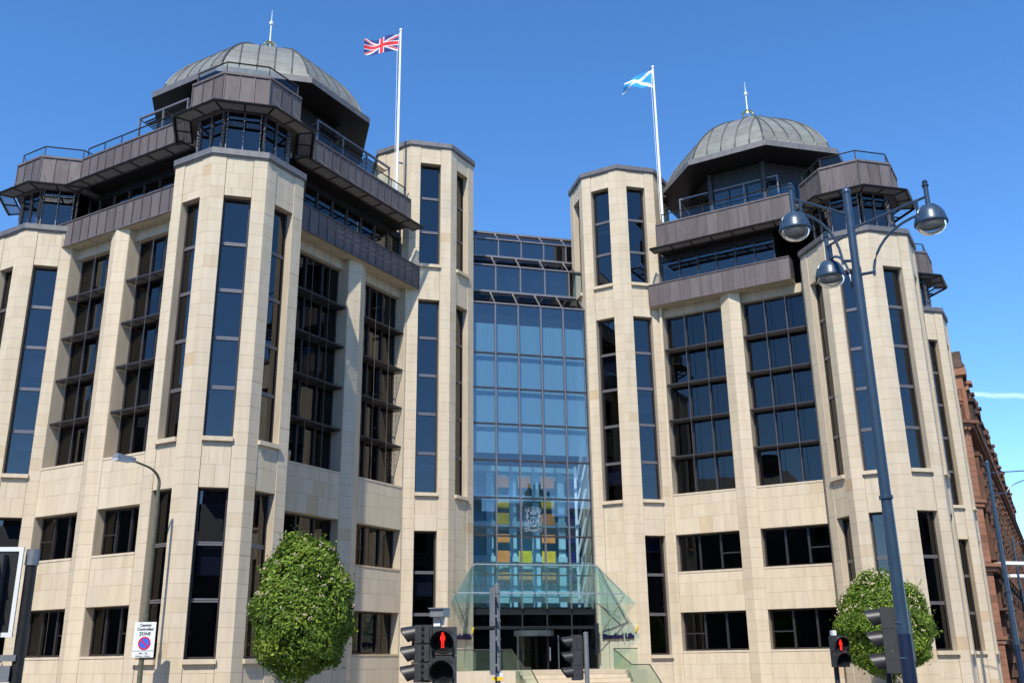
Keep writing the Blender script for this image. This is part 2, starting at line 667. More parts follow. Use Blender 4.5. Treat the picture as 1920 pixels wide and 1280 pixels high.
def tower(name, c, ap, h, sx, slots, ztop, faces=ORD, lintel_blocks=True):
    """octagonal stone tower. slots: {face: [(z0, z1, rows), ...]}"""
    S = ap * T225
    core = MB(sx)
    inner = MB(sx)
    fs = {k: face(c, ap, k) for k in faces}
    for i, k in enumerate(faces):
        F = fs[k]
        if i + 1 < len(faces):
            G = fs[faces[i + 1]]
            core.prism([F.pt(h, -.03, 0)[:2], F.pt(S - .03 * T225, -.03, 0)[:2], G.pt(-h, -.03, 0)[:2], G.pt(-h, -JAMB - .3, 0)[:2],
                        F.pt(S - (JAMB + .3) * T225, -JAMB - .3, 0)[:2], F.pt(h, -JAMB - .3, 0)[:2]], GROUND, ztop)
        sl = sorted(slots.get(k, []))
        zz = GROUND
        for z0, z1, rows in sl + [(ztop, None, 0)]:
            top = z0 - (.16 if z1 else 0)
            core.fbox(F, -h, h, -JAMB - .3, -.05, zz, top)
            zz = z1
    for k in (0, -1):
        F = fs[faces[k]]
        a0, a1 = (-S, -h) if k == 0 else (h, S)
        core.fbox(F, a0, a1, -JAMB - .3, -.03, GROUND, ztop)
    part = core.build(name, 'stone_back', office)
    inner.prism(octagon(c, ap - .95), GROUND, ztop - .02)
    inner.build('lining', 'interior', part)
    for i, k in enumerate(faces):
        F = fs[k]
        courses(part, sx, F, -S, -h, GROUND, ztop)
        courses(part, sx, F, h, S, GROUND, ztop)
        sl = sorted(slots.get(k, []))
        zz = GROUND
        for z0, z1, rows in sl + [(ztop, None, 0)]:
            top = z0 - (.16 if z1 else 0)
            courses(part, sx, F, -h + .012, h - .012, zz, top, d=-.025, ch=.62, wid=.55)
            if z1:
                piece('sill', 'stone', F, -h - .02, h + .02, -JAMB - .1, .11, z0 - .155, z0, sx, part)
                window(part, sx, F, -h, h, z0, z1, -JAMB, 1, rows, blinds=.2)
            zz = z1
    # copper coping and flat roof
    cp = MB(sx)
    cp.prism(octagon(c, ap + .09), ztop + .06, ztop + .30)
    cp.prism(octagon(c, ap + .05), ztop, ztop + .06)
    cp.build('coping', 'copper_grey', part)
    return part


TALL = [(T0S, T0H, 3), (T1S, T1H, 5)]
US, UH, SH = 20.69, 26.40, 18.81
STAIR = {'f': [(T0S, T0H, 3), (T1S, SH, 5), (US, UH, 3)], 'r': [(T1S, SH, 5), (US, UH, 3)], 'e': [(US, UH, 3)]}
HALF = {
    1: dict(c2=(-14.61, -.71), c3=(-5.51, 9.94), c1=(-22.85, 8.14), Bd=-9.86, b=(-7.24, -3.95, -2.75, .41), Ad=11.5, dome=(-14.06, 5.80)),
    -1: dict(c2=(-14.02, -.11), c3=(-5.93, 10.02), c1=(-22.65, 8.84), Bd=-9.92, b=(-7.24, -4.06, -3.05, .17), Ad=10.85, dome=(-12.55, 6.16)),
}


def panelled(part, sx, fr, a0, a1, d, z0, z1, pitch=.57, mat='copper', name='copper_panel', seam=.03):
    """standing-seam copper panels along a fascia"""
    n = max(1, round((a1 - a0) / pitch))
    w = (a1 - a0) / n
    for i in range(n):
        piece(name, mat, fr, a0 + i * w + .008, a0 + (i + 1) * w - .008, d - .02, d + .012, z0, z1, sx, part)
    sm = MB(sx)
    for i in range(n + 1):
        a = a0 + i * w
        sm.fbox(fr, a - .016, a + .016, d - .01, d + seam + .022, z0 + .02, z1 - .02)
    sm.build('standing_seam', 'copper_seam', part, kind='stuff')


def railing(part, sx, pts, z0, z1, glassy=True, post=1.15):
    """handrail with posts and glass panels along a plan polyline"""
    rail = MB(sx)
    rail.tube([(p[0], p[1], z1) for p in pts], .032, 6)
    po = MB(sx)
    for i in range(len(pts) - 1):
        a, b = np.array(pts[i]), np.array(pts[i + 1])
        L = np.linalg.norm(b - a)
        n = max(1, round(L / post))
        t = (b - a) / L
        nn = np.array((t[1], -t[0]))
        F = Fr(a, t, nn)
        for k in range(n + 1):
            x = L * k / n
            po.fbox(F, x - .018, x + .018, -.018, .018, z0, z1)
        if glassy:
            for k in range(n):
                piece('rail_glass', 'glass_rail', F, L * k / n + .05, L * (k + 1) / n - .05, -.03, -.018, z0 + .03, z1 - .07, sx, part)
    rail.build('handrail', 'dark_metal', part, smooth=True)
    po.build('rail_posts', 'shelf_metal', part, kind='stuff')


def sunshade(part, sx, F, a0, a1, d0, d1, z, wall_d, wall_z, k0=0., k1=0.):
    """horizontal metal sunshade: frame, cross bars, louvre slats, tie rods up to the parapet. k0, k1: mitre slopes"""
    L = a1 - a0
    n = max(1, round(L / 1.12))
    fr_ = MB(sx)

    def A(t, d):
        return a0 + k0 * (d1 - d) + (L - (k0 + k1) * (d1 - d)) * t
    for dd, w in ((d1, .075), (d0, .05)):
        p, q = F.pt(A(0, dd), dd, z), F.pt(A(1, dd), dd, z)
        fr_.tube([p, q], w, 4)
    for i in range(n + 1):
        fr_.tube([F.pt(A(i / n, d0), d0, z), F.pt(A(i / n, d1), d1, z)], .045, 4)
    fr_.build('sunshade_frame', 'dark_metal', part)
    sl_ = MB(sx)
    m = 9
    for i in range(m):
        dd = d0 + (d1 - d0) * (i + .5) / m
        p0, p1 = A(0, dd), A(1, dd)
        q = [F.pt(p0, dd - .03, z - .012), F.pt(p1, dd - .03, z - .012), F.pt(p1, dd + .03, z + .028), F.pt(p0, dd + .03, z + .028),
             F.pt(p0, dd - .03, z - .004), F.pt(p1, dd - .03, z - .004), F.pt(p1, dd + .03, z + .036), F.pt(p0, dd + .03, z + .036)]
        sl_.hexa(q)
    sl_.build('louvres', 'copper_grey', part, kind='stuff')
    for i in range(n):
        rod = MB(sx)
        t = (i + .5) / n
        rod.tube([F.pt(A(t, d1), d1 - .05, z + .03), F.pt(A(t, d1) - .12, wall_d + .02, wall_z)], .011, 4)
        rod.build('tie_rod', 'mullion', part)


def ribbon(part, sx, F, a0, a1, d, z0, z1, step=1.03):
    """continuous glazing with fins"""
    n = max(1, round((a1 - a0) / step))
    w = (a1 - a0) / n
    for i in range(n):
        piece('window_pane', 'glass', F, a0 + i * w + .02, a0 + (i + 1) * w - .02, d - .012, d, z0, z1, sx, part)
    for i in range(n + 1):
        m = MB(sx)
        m.fbox(F, a0 + i * w - .02, a0 + i * w + .02, d - .06, d + .07, z0, z1)
        m.build('mullion', 'mullion', part)
        ld = MB(sx)
        for k in range(7):
            zz = z0 + (z1 - z0) * (.42 + .07 * k)
            ld.fbox(F, a0 + i * w - .03, a0 + i * w + .03, d + .07, d + .11, zz, zz + .04)
        ld.build('blind_bracket', 'dark_metal', part, kind='stuff')


def wing(name, sx, O_n, Od, bays, amin, amax, f0, f1, u0, u1, five0, five1, blinds=.1, wide=True, ret=None, perg=None, fs=0., ps=0.):
    F = Fr(np.array(NRM[O_n]) * Od, TAN[O_n], NRM[O_n])
    core = MB(sx)
    for b0, b1 in bays:
        for z0, z1 in ((GROUND, Z0S), (Z0H, Z1S), (Z1H, ZBS)):
            core.fbox(F, b0, b1, -.62, -.03, z0, z1)
    cuts = [amin] + [x for b in bays for x in b] + [amax]
    piers = []
    for i in range(0, len(cuts), 2):
        p0, p1 = cuts[i], cuts[i + 1]
        if p1 - p0 < .05:
            continue
        if 0 < i < len(cuts) - 2:
            m = (p0 + p1) / 2
            core.prism([F.pt(p0, -.03, 0)[:2], F.pt(m, .19, 0)[:2], F.pt(p1, -.03, 0)[:2], F.pt(p1, -.78, 0)[:2], F.pt(p0, -.78, 0)[:2]], GROUND, ZS)
        else:
            core.fbox(F, p0, p1, -.78, -.03, GROUND, ZS)
        piers.append((p0, p1, 0 < i < len(cuts) - 2))
    for b0, b1 in bays:
        core.fbox(F, b0 - .02, b1 + .02, -.9, -.34, ZBH, ZS)
    core.fbox(F, f0, f1, -.56, .38 + fs, ZS + .002, ZF0)                  # soffit
    if ret is not None:
        V, b_ = np.array(ret[0]), np.array(F.pt(ret[1], 0, 0)[:2])
        t_ = (b_ - V) / np.linalg.norm(b_ - V)
        n_ = np.array((t_[1], -t_[0]))
        if n_ @ (np.array(F.pt((amin + amax) / 2, 3, 0)[:2]) - V) < 0:
            n_ = -n_
        RF = Fr(V, t_, n_)
        RL = np.linalg.norm(b_ - V)
        core.fbox(RF, -.05, RL, -.35, -.03, GROUND, 20.0)
        sg_ = -1 if O_n == 'r' else 1
        aa = sorted((ret[1] - sg_ * .02, ret[1] + sg_ * .3))
        core.fbox(F, aa[0], aa[1], -.6, -.012, GROUND, ZS)
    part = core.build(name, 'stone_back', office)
    if ret is not None:
        courses(part, sx, RF, 0, RL, GROUND, 19.95)
    bk = MB(sx)
    bk.fbox(F, amin + .3, amax - .3, -8, -1.35, GROUND, 20.3)
    bk.fbox(F, five0, five1, -7.5, -1.1 + ps, 20.4, 22.35)
    bk.build('lining', 'interior', part)
    # ashlar
    for p0, p1, mid in piers:
        if mid:
            m = (p0 + p1) / 2
            L = math.hypot(m - p0, .23)
            for (qa, qb) in ((F.pt(p0, 0, 0), F.pt(m, .23, 0)), (F.pt(m, .23, 0), F.pt(p1, 0, 0))):
                t = (np.array(qb[:2]) - np.array(qa[:2])) / L
                nn = np.array((t[1], -t[0]))
                if nn @ F.n < 0:
                    nn = -nn
                courses(part, sx, Fr(qa[:2], t, nn), 0, L, GROUND, ZS)
        else:
            courses(part, sx, F, p0, p1, GROUND, ZS)
    for b0, b1 in bays:
        for z0, z1 in ((GROUND, Z0S), (Z0H, Z1S), (Z1H, ZBS)):
            courses(part, sx, F, b0 + .012, b1 - .012, z0, z1 - .09, ch=.62, wid=.62)
            if z1 in (Z0S, Z1S, ZBS):
                piece('sill', 'stone', F, b0 + .012, b1 - .012, -.6, .02, z1 - .085, z1, sx, part)
        ncol = 3 if wide else 3
        window(part, sx, F, b0, b1, Z0S, Z0H, -.45, ncol, 1, blinds=.0, split=((0, 2),), mullmat='dark_mullion', gmat='glass_bay')
        window(part, sx, F, b0, b1, Z1S, Z1H, -.45, ncol, 1, blinds=.06, split=((0, 0),), mullmat='dark_mullion', gmat='glass_bay')
        # the three-storey bay: five half-storey rows
        H = (ZBH - ZBS) / 5
        window(part, sx, F, b0, b1, ZBS, ZBH, -.66, ncol, 5, tw=.2, blinds=blinds, mullmat='dark_mullion', gmat='glass_bay')
        for k in (1, 3):
            piece('spandrel_panel', 'spandrel', F, b0 + .08, b1 - .08, -.90, -.86, ZBS + k * H + .1, ZBS + k * H + .95, sx, part)
        for k in range(1, 5):
            z = ZBS + k * H
            s_ = MB(sx)
            s_.fbox(F, b0 + .01, b1 - .01, -.12, -.08, z - .038, z + .038)
            for q in range(7):
                dd = -.60 + q * .068
                s_.fbox(F, b0 + .02, b1 - .02, dd, dd + .02, z - .035, z + .03)
            for q in range(4):
                a = b0 + .05 + (b1 - b0 - .1) * q / 3
                s_.fbox(F, a - .03, a + .03, -.62, -.12, z - .05, z - .036)
            s_.build('sun_shelf', 'shelf_metal', part)
        for q in (1, 2):
            a = b0 + (b1 - b0) * q / 3 - .12
            r_ = MB(sx)
            r_.tube([F.pt(a, -.06, ZBS + .02), F.pt(a, -.06, ZS)], .010, 4)
            r_.build('rod', 'mullion', part)
    # lower copper fascia
    F0, F = F, Fr(F.O + F.n * fs, F.t, F.n)
    fa = MB(sx)
    fa.fbox(F, f0, f1, -.35, .38, ZF0 + .002, ZF1 - .05)
    fa.fbox(F, f0, f1, -.35, .44, ZF1 - .05, ZF1)
    fa.fbox(F, f0, f1, .385, .45, ZF0 - .05, ZF0)
    fas = fa.build('fascia', 'copper', office)
    panelled(fas, sx, F, f0 + .01, f1 - .01, .39, ZF0 + .01, ZF1 - .06)
    F = Fr(F0.O + F0.n * ps, F0.t, F0.n)
    # fifth floor ribbon glazing
    rib = MB(sx)
    rib.fbox(F, five0, five1, -.9, -.42, 21.98, 22.34)
    rib.fbox(F, u0, u1, -7.4, .40, 22.33, 22.40)
    st = rib.build('top_storey', 'dark_metal', office)
    ribbon(st, sx, F, five0, five1, -.5, 20.5, 22.0)
    # upper parapet
    pa = MB(sx)
    pa.fbox(F, u0, u1, .2, .44, 22.45, 23.78)
    pa.fbox(F, u0, u1, .15, .50, 23.78, 23.86)
    pa.fbox(F, u0, u1, -7.5, .43, 22.40, 22.45)
    par = pa.build('roof_parapet', 'copper', office)
    panelled(par, sx, F, u0 + .01, u1 - .01, .45, 22.47, 23.77)
    sunshade(par, sx, F, u0 - .1, u1 + .15, .52, 1.15, 22.2, .47, 22.95)
    railing(par, sx, [F.pt(u0 + .1, .3, 0)[:2], F.pt(u1 - .3, .3, 0)[:2]], 23.86, 24.42)
    # taller frame of posts and awnings behind the rail
    pg = MB(sx)
    q0, q1 = perg
    n = max(2, round((q1 - q0) / 1.75))
    for i in range(n + 1):
        a = q0 + (q1 - q0) * i / n
        pg.fbox(F, a - .035, a + .035, .02, .09, 22.45, 25.12)
        pg.tube([F.pt(a, .05, 25.1), F.pt(a, -2.4, 24.75)], .03, 4)
    pg.fbox(F, q0 - .04, q1 + .04, .01, .10, 25.12, 25.20)
    pg.build('pergola_frame', 'mullion', par)
    aw = MB(sx)
    for i in range(n):
        a, b = q0 + (q1 - q0) * i / n + .1, q0 + (q1 - q0) * (i + 1) / n - .1
        for k in range(18):
            y0 = -.1 - k * .12
            zz = 25.06 - k * .017
            aw.fbox(F, a, b, y0 - .09, y0, zz - .03, zz - .015)
    aw.build('awning_slats', 'dark_metal', par, kind='stuff')
    return F


def lantern(sx, c):
    """glazed octagon with copper parapet over a corner tower"""
    base = MB(sx)
    base.prism(octagon(c, 2.08), 22.33, 22.46)
    base.prism(octagon(c, 2.02), 22.46, 23.70)
    par = base.build('lantern', 'copper', office)
    inn = MB(sx)
    inn.prism(octagon(c, 1.05), 20.25, 22.33)
    inn.build('lining', 'interior', par)
    cop = MB(sx)
    o1, o2 = octagon(c, 2.17), octagon(c, 1.9)
    for i in range(8):
        j = (i + 1) % 8
        cop.prism([o1[i], o1[j], o2[j], o2[i]], 23.78, 23.88)
    cop.build('coping', 'copper', par)
    S = 2.08 * T225
    for k in ORD:
        F = face(c, 2.08, k)
        panelled(par, sx, F, -S, S, .03, 22.47, 23.77)
        G = face(c, 1.74, k)
        S2 = 1.74 * T225
        ribbon(par, sx, G, -S2 + .08, S2 - .08, 0, 20.3, 22.33, .62)
        H = face(c, 2.12, k)
        S3 = (2.12 + .62) * T225
        sunshade(par, sx, H, -S3, S3, .0, .62, 22.2, .05, 22.95, T225, T225)
    o3 = octagon(c, 1.98)
    idx = [4, 5, 6, 7]
    ring = [o3[k] for k in (3, 4, 5, 6, 7, 0)]
    railing(par, sx, ring, 23.88, 24.42)


def dome(sx, c):
    ap, ze, h = 4.95, 26.2, 4.0
    dr = MB(sx)
    dr.prism(octagon(c, 3.15), 22.45, 26.15)
    drum = dr.build('roof_pavilion', 'interior', office)
    S = 3.35 * T225
    for k in ORD:
        F = face(c, 3.35, k)
        for q in range(3):
            a0, a1 = -S + 2 * S * q / 3, -S + 2 * S * (q + 1) / 3
            piece('window_pane', 'glass', F, a0 + .03, a1 - .03, -.012, 0, 24.0, 25.0, sx, drum)
        piece('louvre_panel', 'spandrel', F, -S, S, -.05, 0, 22.5, 23.95, sx, drum)
        lv = MB(sx)
        for q in range(10):
            zz = 22.6 + q * .13
            lv.fbox(F, -S + .1, S - .1, .0, .05, zz, zz + .05)
        lv.build('louvres', 'copper_grey', drum, kind='stuff')
        co = MB(sx)
        co.tube([F.pt(-S, .1, 22.45), F.pt(-S, .1, 26.1)], .15, 8)
        co.build('column', 'shelf_metal', drum, smooth=True)
        hd = MB(sx)
        hd.fbox(F, -S, S, -.1, .02, 25.0, 26.12)
        hd.build('header', 'dark_metal', drum)
    ev = MB(sx)
    o1, o2, o3 = octagon(c, ap), octagon(c, 3.0), octagon(c, ap - .4)
    for i in range(8):
        j = (i + 1) % 8
        ev.add([(*o1[i], ze), (*o1[j], ze), (*o2[j], ze - .06), (*o2[i], ze - .06)], [(0, 3, 2, 1)])
        ev.add([(*o1[i], ze), (*o1[j], ze), (*o1[j], ze + .30), (*o1[i], ze + .30)], [(0, 1, 2, 3)])
        ev.add([(*o1[i], ze + .30), (*o1[j], ze + .30), (*o3[j], ze + .34), (*o3[i], ze + .34)], [(0, 1, 2, 3)])
    dm = ev.build('dome', ['copper_grey', 'dark_metal'], office)
    for i, p in enumerate(dm.data.polygons):
        p.material_index = 1 if i % 3 == 0 else 0
    a2, zb = ap - .36, ze + .33
    PW = 2 / 1.54

    def crv(t):
        return max(1e-4, math.cos(t)) ** PW, math.sin(t) ** PW

    def pos(F, x, t):
        ct, st_ = crv(t)
        return F.pt(x, a2 * ct - a2, zb + h * st_)
    T1 = math.radians(87)
    rows, shown = 9, ('l', 'f', 'r', 'e')
    back = MB(sx)
    extra = {'b1': ((R2, R2), (-R2, R2)), 'b2': ((0, 1), (-1, 0)), 'b3': ((-R2, R2), (-R2, -R2))}
    seams = MB(sx)
    half = a2 * T225
    ncol = 5
    wcol = 2 * half / ncol
    for k in ORD + list(extra):
        F = face(c, a2, k) if k in NRM else Fr(np.array(c) + np.array(extra[k][0]) * a2, extra[k][1], extra[k][0])
        ts = [T1 * i / rows for i in range(rows + 1)]
        for i in range(rows):
            for q in range(ncol):
                x0, x1 = -half + q * wcol, -half + (q + 1) * wcol
                t0, t1 = ts[i] + .0014, ts[i + 1] - .0014
                rr = []
                nn = 4
                for m_ in range(nn + 1):
                    t = t0 + (t1 - t0) * m_ / nn
                    lim = a2 * crv(t)[0] * T225
                    lo, hi = max(x0 + .02, -lim), min(x1 - .02, lim)
                    if hi - lo < .01:
                        break
                    rr.append((pos(F, lo, t), pos(F, hi, t)))
                if len(rr) < 2:
                    continue
                tgt = MB(sx) if k in shown else back
                V = [p for pair in rr for p in pair]
                fs = [(2 * m_, 2 * m_ + 1, 2 * m_ + 3, 2 * m_ + 2) for m_ in range(len(rr) - 1)]
                tgt.add(V, fs, 0 if k in shown else random.random())
                if k in shown:
                    tgt.build('dome_panel', 'patina', dm)
        # under-skin
        for i in range(rows * 3):
            t0, t1 = T1 * i / (rows * 3), T1 * (i + 1) / (rows * 3)
            v = []
            for t in (t0, t1):
                lim = a2 * crv(t)[0] * T225
                p, q_ = pos(F, -lim, t), pos(F, lim, t)
                v += [(p[0], p[1], p[2] - .03), (q_[0], q_[1], q_[2] - .03)]
            seams.add(v, [(0, 1, 3, 2)])
        for q in range(ncol + 1):
            x = -half + q * wcol
            hip = q in (0, ncol)
            if q == ncol:
                continue
            pts = []
            for m_ in range(15):
                t = T1 * m_ / 14
                lim = a2 * crv(t)[0] * T225
                if hip:
                    p = pos(F, -lim, t)
                else:
                    if abs(x) > lim:
                        break
                    p = pos(F, x, t)
                pts.append((p[0], p[1], p[2] + .02))
            if len(pts) > 1:
                b_ = MB(sx)
                b_.tube(pts, .05 if hip else .038, 5)
                if k in shown:
                    b_.build('rib', 'seam', dm, smooth=True)
                else:
                    back.tube([(p[0] , p[1], p[2]) for p in pts], .04, 4)
    back.build('rear_panels', 'patina', dm, kind='stuff')
    seams.build('dome_skin', 'copper_grey', dm)
    zt = zb + h
    fl = MB(sx)
    x, y = c
    fl.tube([(x, y, zt - .4), (x, y, zt + .2)], .10, 8)
    fl.tube([(x, y, zt + .1), (x, y, zt + 1.9)], .045, 6, r2=.03)
    fl.lathe((x, y, zt + 1.95), [(.0, -.11), (.08, -.08), (.11, 0), (.08, .08), (.0, .11)], 10)
    fl.tube([(x, y, zt + 2.02), (x, y, zt + 2.75)], .025, 5, r2=.006)
    fl.build('finial', 'white_paint', dm, smooth=True)
    for m_ in range(3):
        ring = MB(sx)
        a = math.pi * m_ / 3
        ring.tube([(x + .34 * math.cos(u) * math.cos(a), y + .34 * math.cos(u) * math.sin(a), zt + .50 + .34 * math.sin(u)) for u in np.linspace(0, 2 * math.pi, 25)], .035, 5, caps=False)
        ring.build('finial_ring', 'gold', dm, smooth=True)


WF = {}
for sx, P in HALF.items():
    full = {k: TALL for k in ('l', 'f', 'r', 'e')}
    tower('corner_tower', P['c2'], 2.45, .504, sx, full, 20.0)
    tower('corner_tower', P['c1'], 2.45, .504, sx, full, 20.0)
    tower('stair_tower', P['c3'], 2.60, .539, sx, STAIR, 27.32)
    e2 = P['c2'][0] + 2.45
    Bd = P['Bd']

    def ea(d):      # along-coordinate where the B plane (offset d) meets the corner tower's e face
        ud = (Bd + d) / R2
        return R2 * (2 * e2 - ud)
    v3 = R2 * (P['c3'][0] - 2.60 * T225 + P['c3'][1] - 2.60)
    b = P['b']
    WF[sx] = wing('wing_wall', sx, 'r', Bd, ((b[0], b[1]), (b[2], b[3])), ea(0), v3 + .02, ea(.4), v3 + .38, ea(.45) - .5, .02, ea(-.5), v3 - .1, blinds=.1, ret=((e2, P['c2'][1] + 2.45 * T225), b[0]), perg=(-6.6, -1.3))
    Ad = P['Ad']
    w2 = P['c2'][0] - 2.45

    def wa(d):
        sm = -(Ad + d) / R2
        return R2 * (2 * w2 - sm)
    v1 = R2 * (P['c1'][0] + 2.45 * T225 - (P['c1'][1] - 2.45))
    wing('wing_wall', sx, 'l', Ad, ((max(v1 + .02, -19.43), -16.73), (-15.57, -13.1)), v1 - .02, -13.1, v1 - .9, wa(.2), v1 - .25, wa(-.15) + .4, v1 + .1, wa(-.7), blinds=.12, wide=False, ret=((w2, P['c2'][1] + 2.45 * T225), -13.1), perg=(-16.5, -13.4), fs=-.2, ps=-.6)
    lantern(sx, P['c2'])
    lantern(sx, P['c1'])
    dome(sx, P['dome'])

# ------------------------------------------------------------------ atrium
AU0, AU1, AW = -2.91, 3.31, 9.2
A_F = Fr((0, AW), (1, 0), (0, -1))
at_ = MB()
us = [AU0 + (AU1 - AU0) * i / 5 for i in range(6)]
zsA = [4.0, 5.58, 7.45, 9.32, 11.2, 13.07, 14.95, 16.82, 19.58]
atr = MB()
atr.fbox(A_F, AU0, AU0 + .05, -.1, .06, 1.2, 19.6)
atr.fbox(A_F, AU1 - .05, AU1, -.1, .06, 1.2, 19.6)
atrium = atr.build('atrium', 'frame', office)


def tier(w, z0, zlist, zs, ws, u0, u1, ncol):
    F = Fr((0, w), (1, 0), (0, -1))
    zl = [z0] + zlist
    for i in range(ncol):
        a0, a1 = u0 + (u1 - u0) * i / ncol, u0 + (u1 - u0) * (i + 1) / ncol
        for j in range(len(zl) - 1):
            piece('glass_pane', 'glass_atrium', F, a0 + .025, a1 - .025, -.012, 0, zl[j] + .02, zl[j + 1] - .02, 1, atrium)
        sp = MB()
        n = Vector((0, -(zs - zl[-1]), (ws - w))).normalized() * .012
        q = [Vector((a0 + .025, w, zl[-1] + .02)), Vector((a1 - .025, w, zl[-1] + .02)), Vector((a1 - .025, ws, zs)), Vector((a0 + .025, ws, zs))]
        sp.hexa([tuple(v - n) for v in q] + [tuple(v) for v in q])
        sp.build('roof_pane', 'glass', atrium)
    for i in range(ncol + 1):
        a = u0 + (u1 - u0) * i / ncol
        m_ = MB()
        m_.fbox(F, a - .035, a + .035, -.08, .07, z0, zl[-1] + .03)
        m_.tube([(a, w - .03, zl[-1]), (a, ws, zs + .03)], .045, 4)
        m_.build('mullion', 'mullion', atrium)
    for z in zlist:
        t_ = MB()
        t_.fbox(F, u0, u1, -.07, .05 if z != zlist[-1] else .09, z - .04, z + .04)
        t_.build('transom', 'frame' if z != zlist[-1] else 'mullion', atrium)
    t_ = MB()
    t_.fbox(Fr((0, ws), (1, 0), (0, -1)), u0, u1, -.1, .08, zs - .02, zs + .10)
    t_.build('roof_rail', 'mullion', atrium)
    t_ = MB()
    t_.fbox(Fr((0, ws), (1, 0), (0, -1)), u0, u1, -.32, -.1, zs - .10, zs + .02)
    t_.build('gutter', 'dark_metal', atrium)


tier(AW, 4.0, zsA[1:], 20.62, 10.3, AU0, AU1, 5)
tier(10.55, 20.6, [22.3], 23.2, 11.5, AU0 - 1.2, AU1 + 1.0, 6)
tier(11.75, 23.15, [24.42], 25.15, 12.6, AU0 - .6, AU1 + 1.2, 6)
inn = MB()
inn.box(AU0 - 2, AU1 + 2, 12.9, 13.2, 20.5, 25.0)
inn.box(AU0 - 2, AU1 + 2, 10.6, 13, 20.45, 20.6)
inn.box(AU0 + .05, AU1 - .05, 9.5, 9.56, 18.2, 19.9)  # dark board added behind the top panes to hide the bright sky
inn.box(AU0 - 2, AU1 + 2, 14.4, 14.6, .5, 20.5)
inn.box(AU0 - 2, AU0 - 1.8, 9.5, 14.4, .5, 20.5)
inn.box(AU1 + 1.8, AU1 + 2, 9.5, 14.4, .5, 20.5)
inn.build('lining', 'interior', atrium)
# hanging curtains behind the upper panes
cu = MB()
n = 240
for i in range(n):
    x0, x1 = AU0 + .1 + (AU1 - AU0 - .2) * i / n, AU0 + .1 + (AU1 - AU0 - .2) * (i + 1) / n

    def yy(x):
        return 9.40 + .004 * math.sin(x * 9 + math.sin(x * 3)) + .002 * math.sin(x * 31 + 1)
    cu.add([(x0, yy(x0), 11.6), (x1, yy(x1), 11.6), (x1, yy(x1), 18.5), (x0, yy(x0), 18.5)], [(0, 1, 2, 3)])
cu.build('curtain', 'curtain', atrium, smooth=True)
# inner galleries with coloured panels
W2 = 12.4
gal = MB()
for x in (-1.28, -.02, 1.25, 2.66):
    gal.box(x - .19, x + .19, W2 - .1, W2 + .15, .8, 11.4)
for z in (2.9, 4.75, 6.5, 8.3, 9.65, 11.2):
    gal.box(AU0 - 1, AU1 + 1, W2 - .3, W2 + .5, z, z + .28)
gal.build('gallery', 'wall_teal', atrium)
bkw = MB()
bkw.box(AU0 - 1.5, AU1 + 1.5, W2 + .9, W2 + 1.0, .8, 11.5)
bkw.build('gallery_wall', 'wall_teal', atrium)
cols = [(-1.0, -.28), (.22, .92), (1.48, 2.22), (2.86, 3.6)]
art = {0: ['art_orange', 'art_orange', 'art_orange', 'art_navy'], 1: ['art_yellow', None, 'art_yellow', 'art_navy'], 2: ['art_yellow', None, 'art_orange', 'art_navy'],
       3: ['art_orange', None, 'art_orange', 'art_navy'], 4: ['art_orange', 'art_lime', 'art_yellow', 'art_navy'], 5: ['art_orange', 'art_orange', 'art_orange', 'art_navy']}
zr = [(10.35, 10.92), (9.25, 9.65), (8.4, 9.0), (7.45, 7.9), (6.45, 7.05), (5.4, 5.95)]
WF2 = Fr((0, W2 - .32), (1, 0), (0, -1))
for r in range(6):
    for q in range(4):
        if art[r][q]:
            piece('colour_panel', art[r][q], WF2, cols[q][0], cols[q][1], -.04, 0, zr[r][0], zr[r][1], 1, atrium)
# raking struts inside the right-hand side
stt = MB()
for k in range(7):
    z = 3 + k * 1.25
    stt.tube([(AU1 - .45, 10.2, z), (AU1 - .1, 9.7, z + 2.0)], .05, 5)
stt.tube([(AU1 - .5, 10.2, 2), (AU1 - .5, 10.2, 11.2)], .08, 6)
stt.build('strut', 'white_paint', atrium)
# etched coat of arms on the centre pane
cr = MB()
CX, CZ = .21, 8.28


def stroke(pts, r=.022):
    cr.tube([(CX + x, AW - .03, CZ + z) for x, z in pts], r * .62, 5)


def arc(cx, cz, rx, rz, a0, a1, n=14):
    return [(cx + rx * math.cos(math.radians(a0 + (a1 - a0) * i / n)), cz + rz * math.sin(math.radians(a0 + (a1 - a0) * i / n))) for i in range(n + 1)]


stroke(arc(0, -.12, .16, .24, 0, 360, 22), .028)
stroke([(-.16, -.12), (.16, -.12)])
stroke([(0, -.36), (0, .12)])
stroke(arc(0, .26, .14, .1, 0, 180), .03)
stroke([(-.15, .26), (.15, .26)], .03)
for x in (-.09, 0, .09):
    stroke([(x, .27), (x * 1.25, .43)], .024)
stroke(arc(0, .52, .08, .09, 0, 360), .026)
for sgn in (-1, 1):
    stroke([(sgn * x, z) for x, z in ((.2, -.42), (.3, -.3), (.25, -.1), (.34, .05), (.27, .2), (.33, .34), (.25, .42))], .05)
    stroke([(sgn * x, z) for x, z in ((.34, -.46), (.42, -.3), (.36, -.15), (.45, 0), (.38, .14))], .032)
    stroke([(sgn * x, z) for x, z in ((.2, .1), (.3, .12), (.42, .22))], .03)
    stroke([(sgn * x, z) for x, z in ((.2, -.08), (.28, -.04))], .03)
    stroke(arc(sgn * .33, .45, .08, .07, 0, 360), .025)
    stroke(arc(sgn * .12, .48, .1, .14, 60 if sgn > 0 else 120, -80 if sgn > 0 else 260), .02)
stroke([(-.48, -.5), (-.3, -.44), (-.1, -.52), (.1, -.52), (.3, -.44), (.48, -.5)], .035)
stroke([(-.44, -.6), (-.25, -.54), (0, -.6), (.25, -.54), (.44, -.6)], .03)
cr.build('crest', 'etched', atrium, smooth=True)

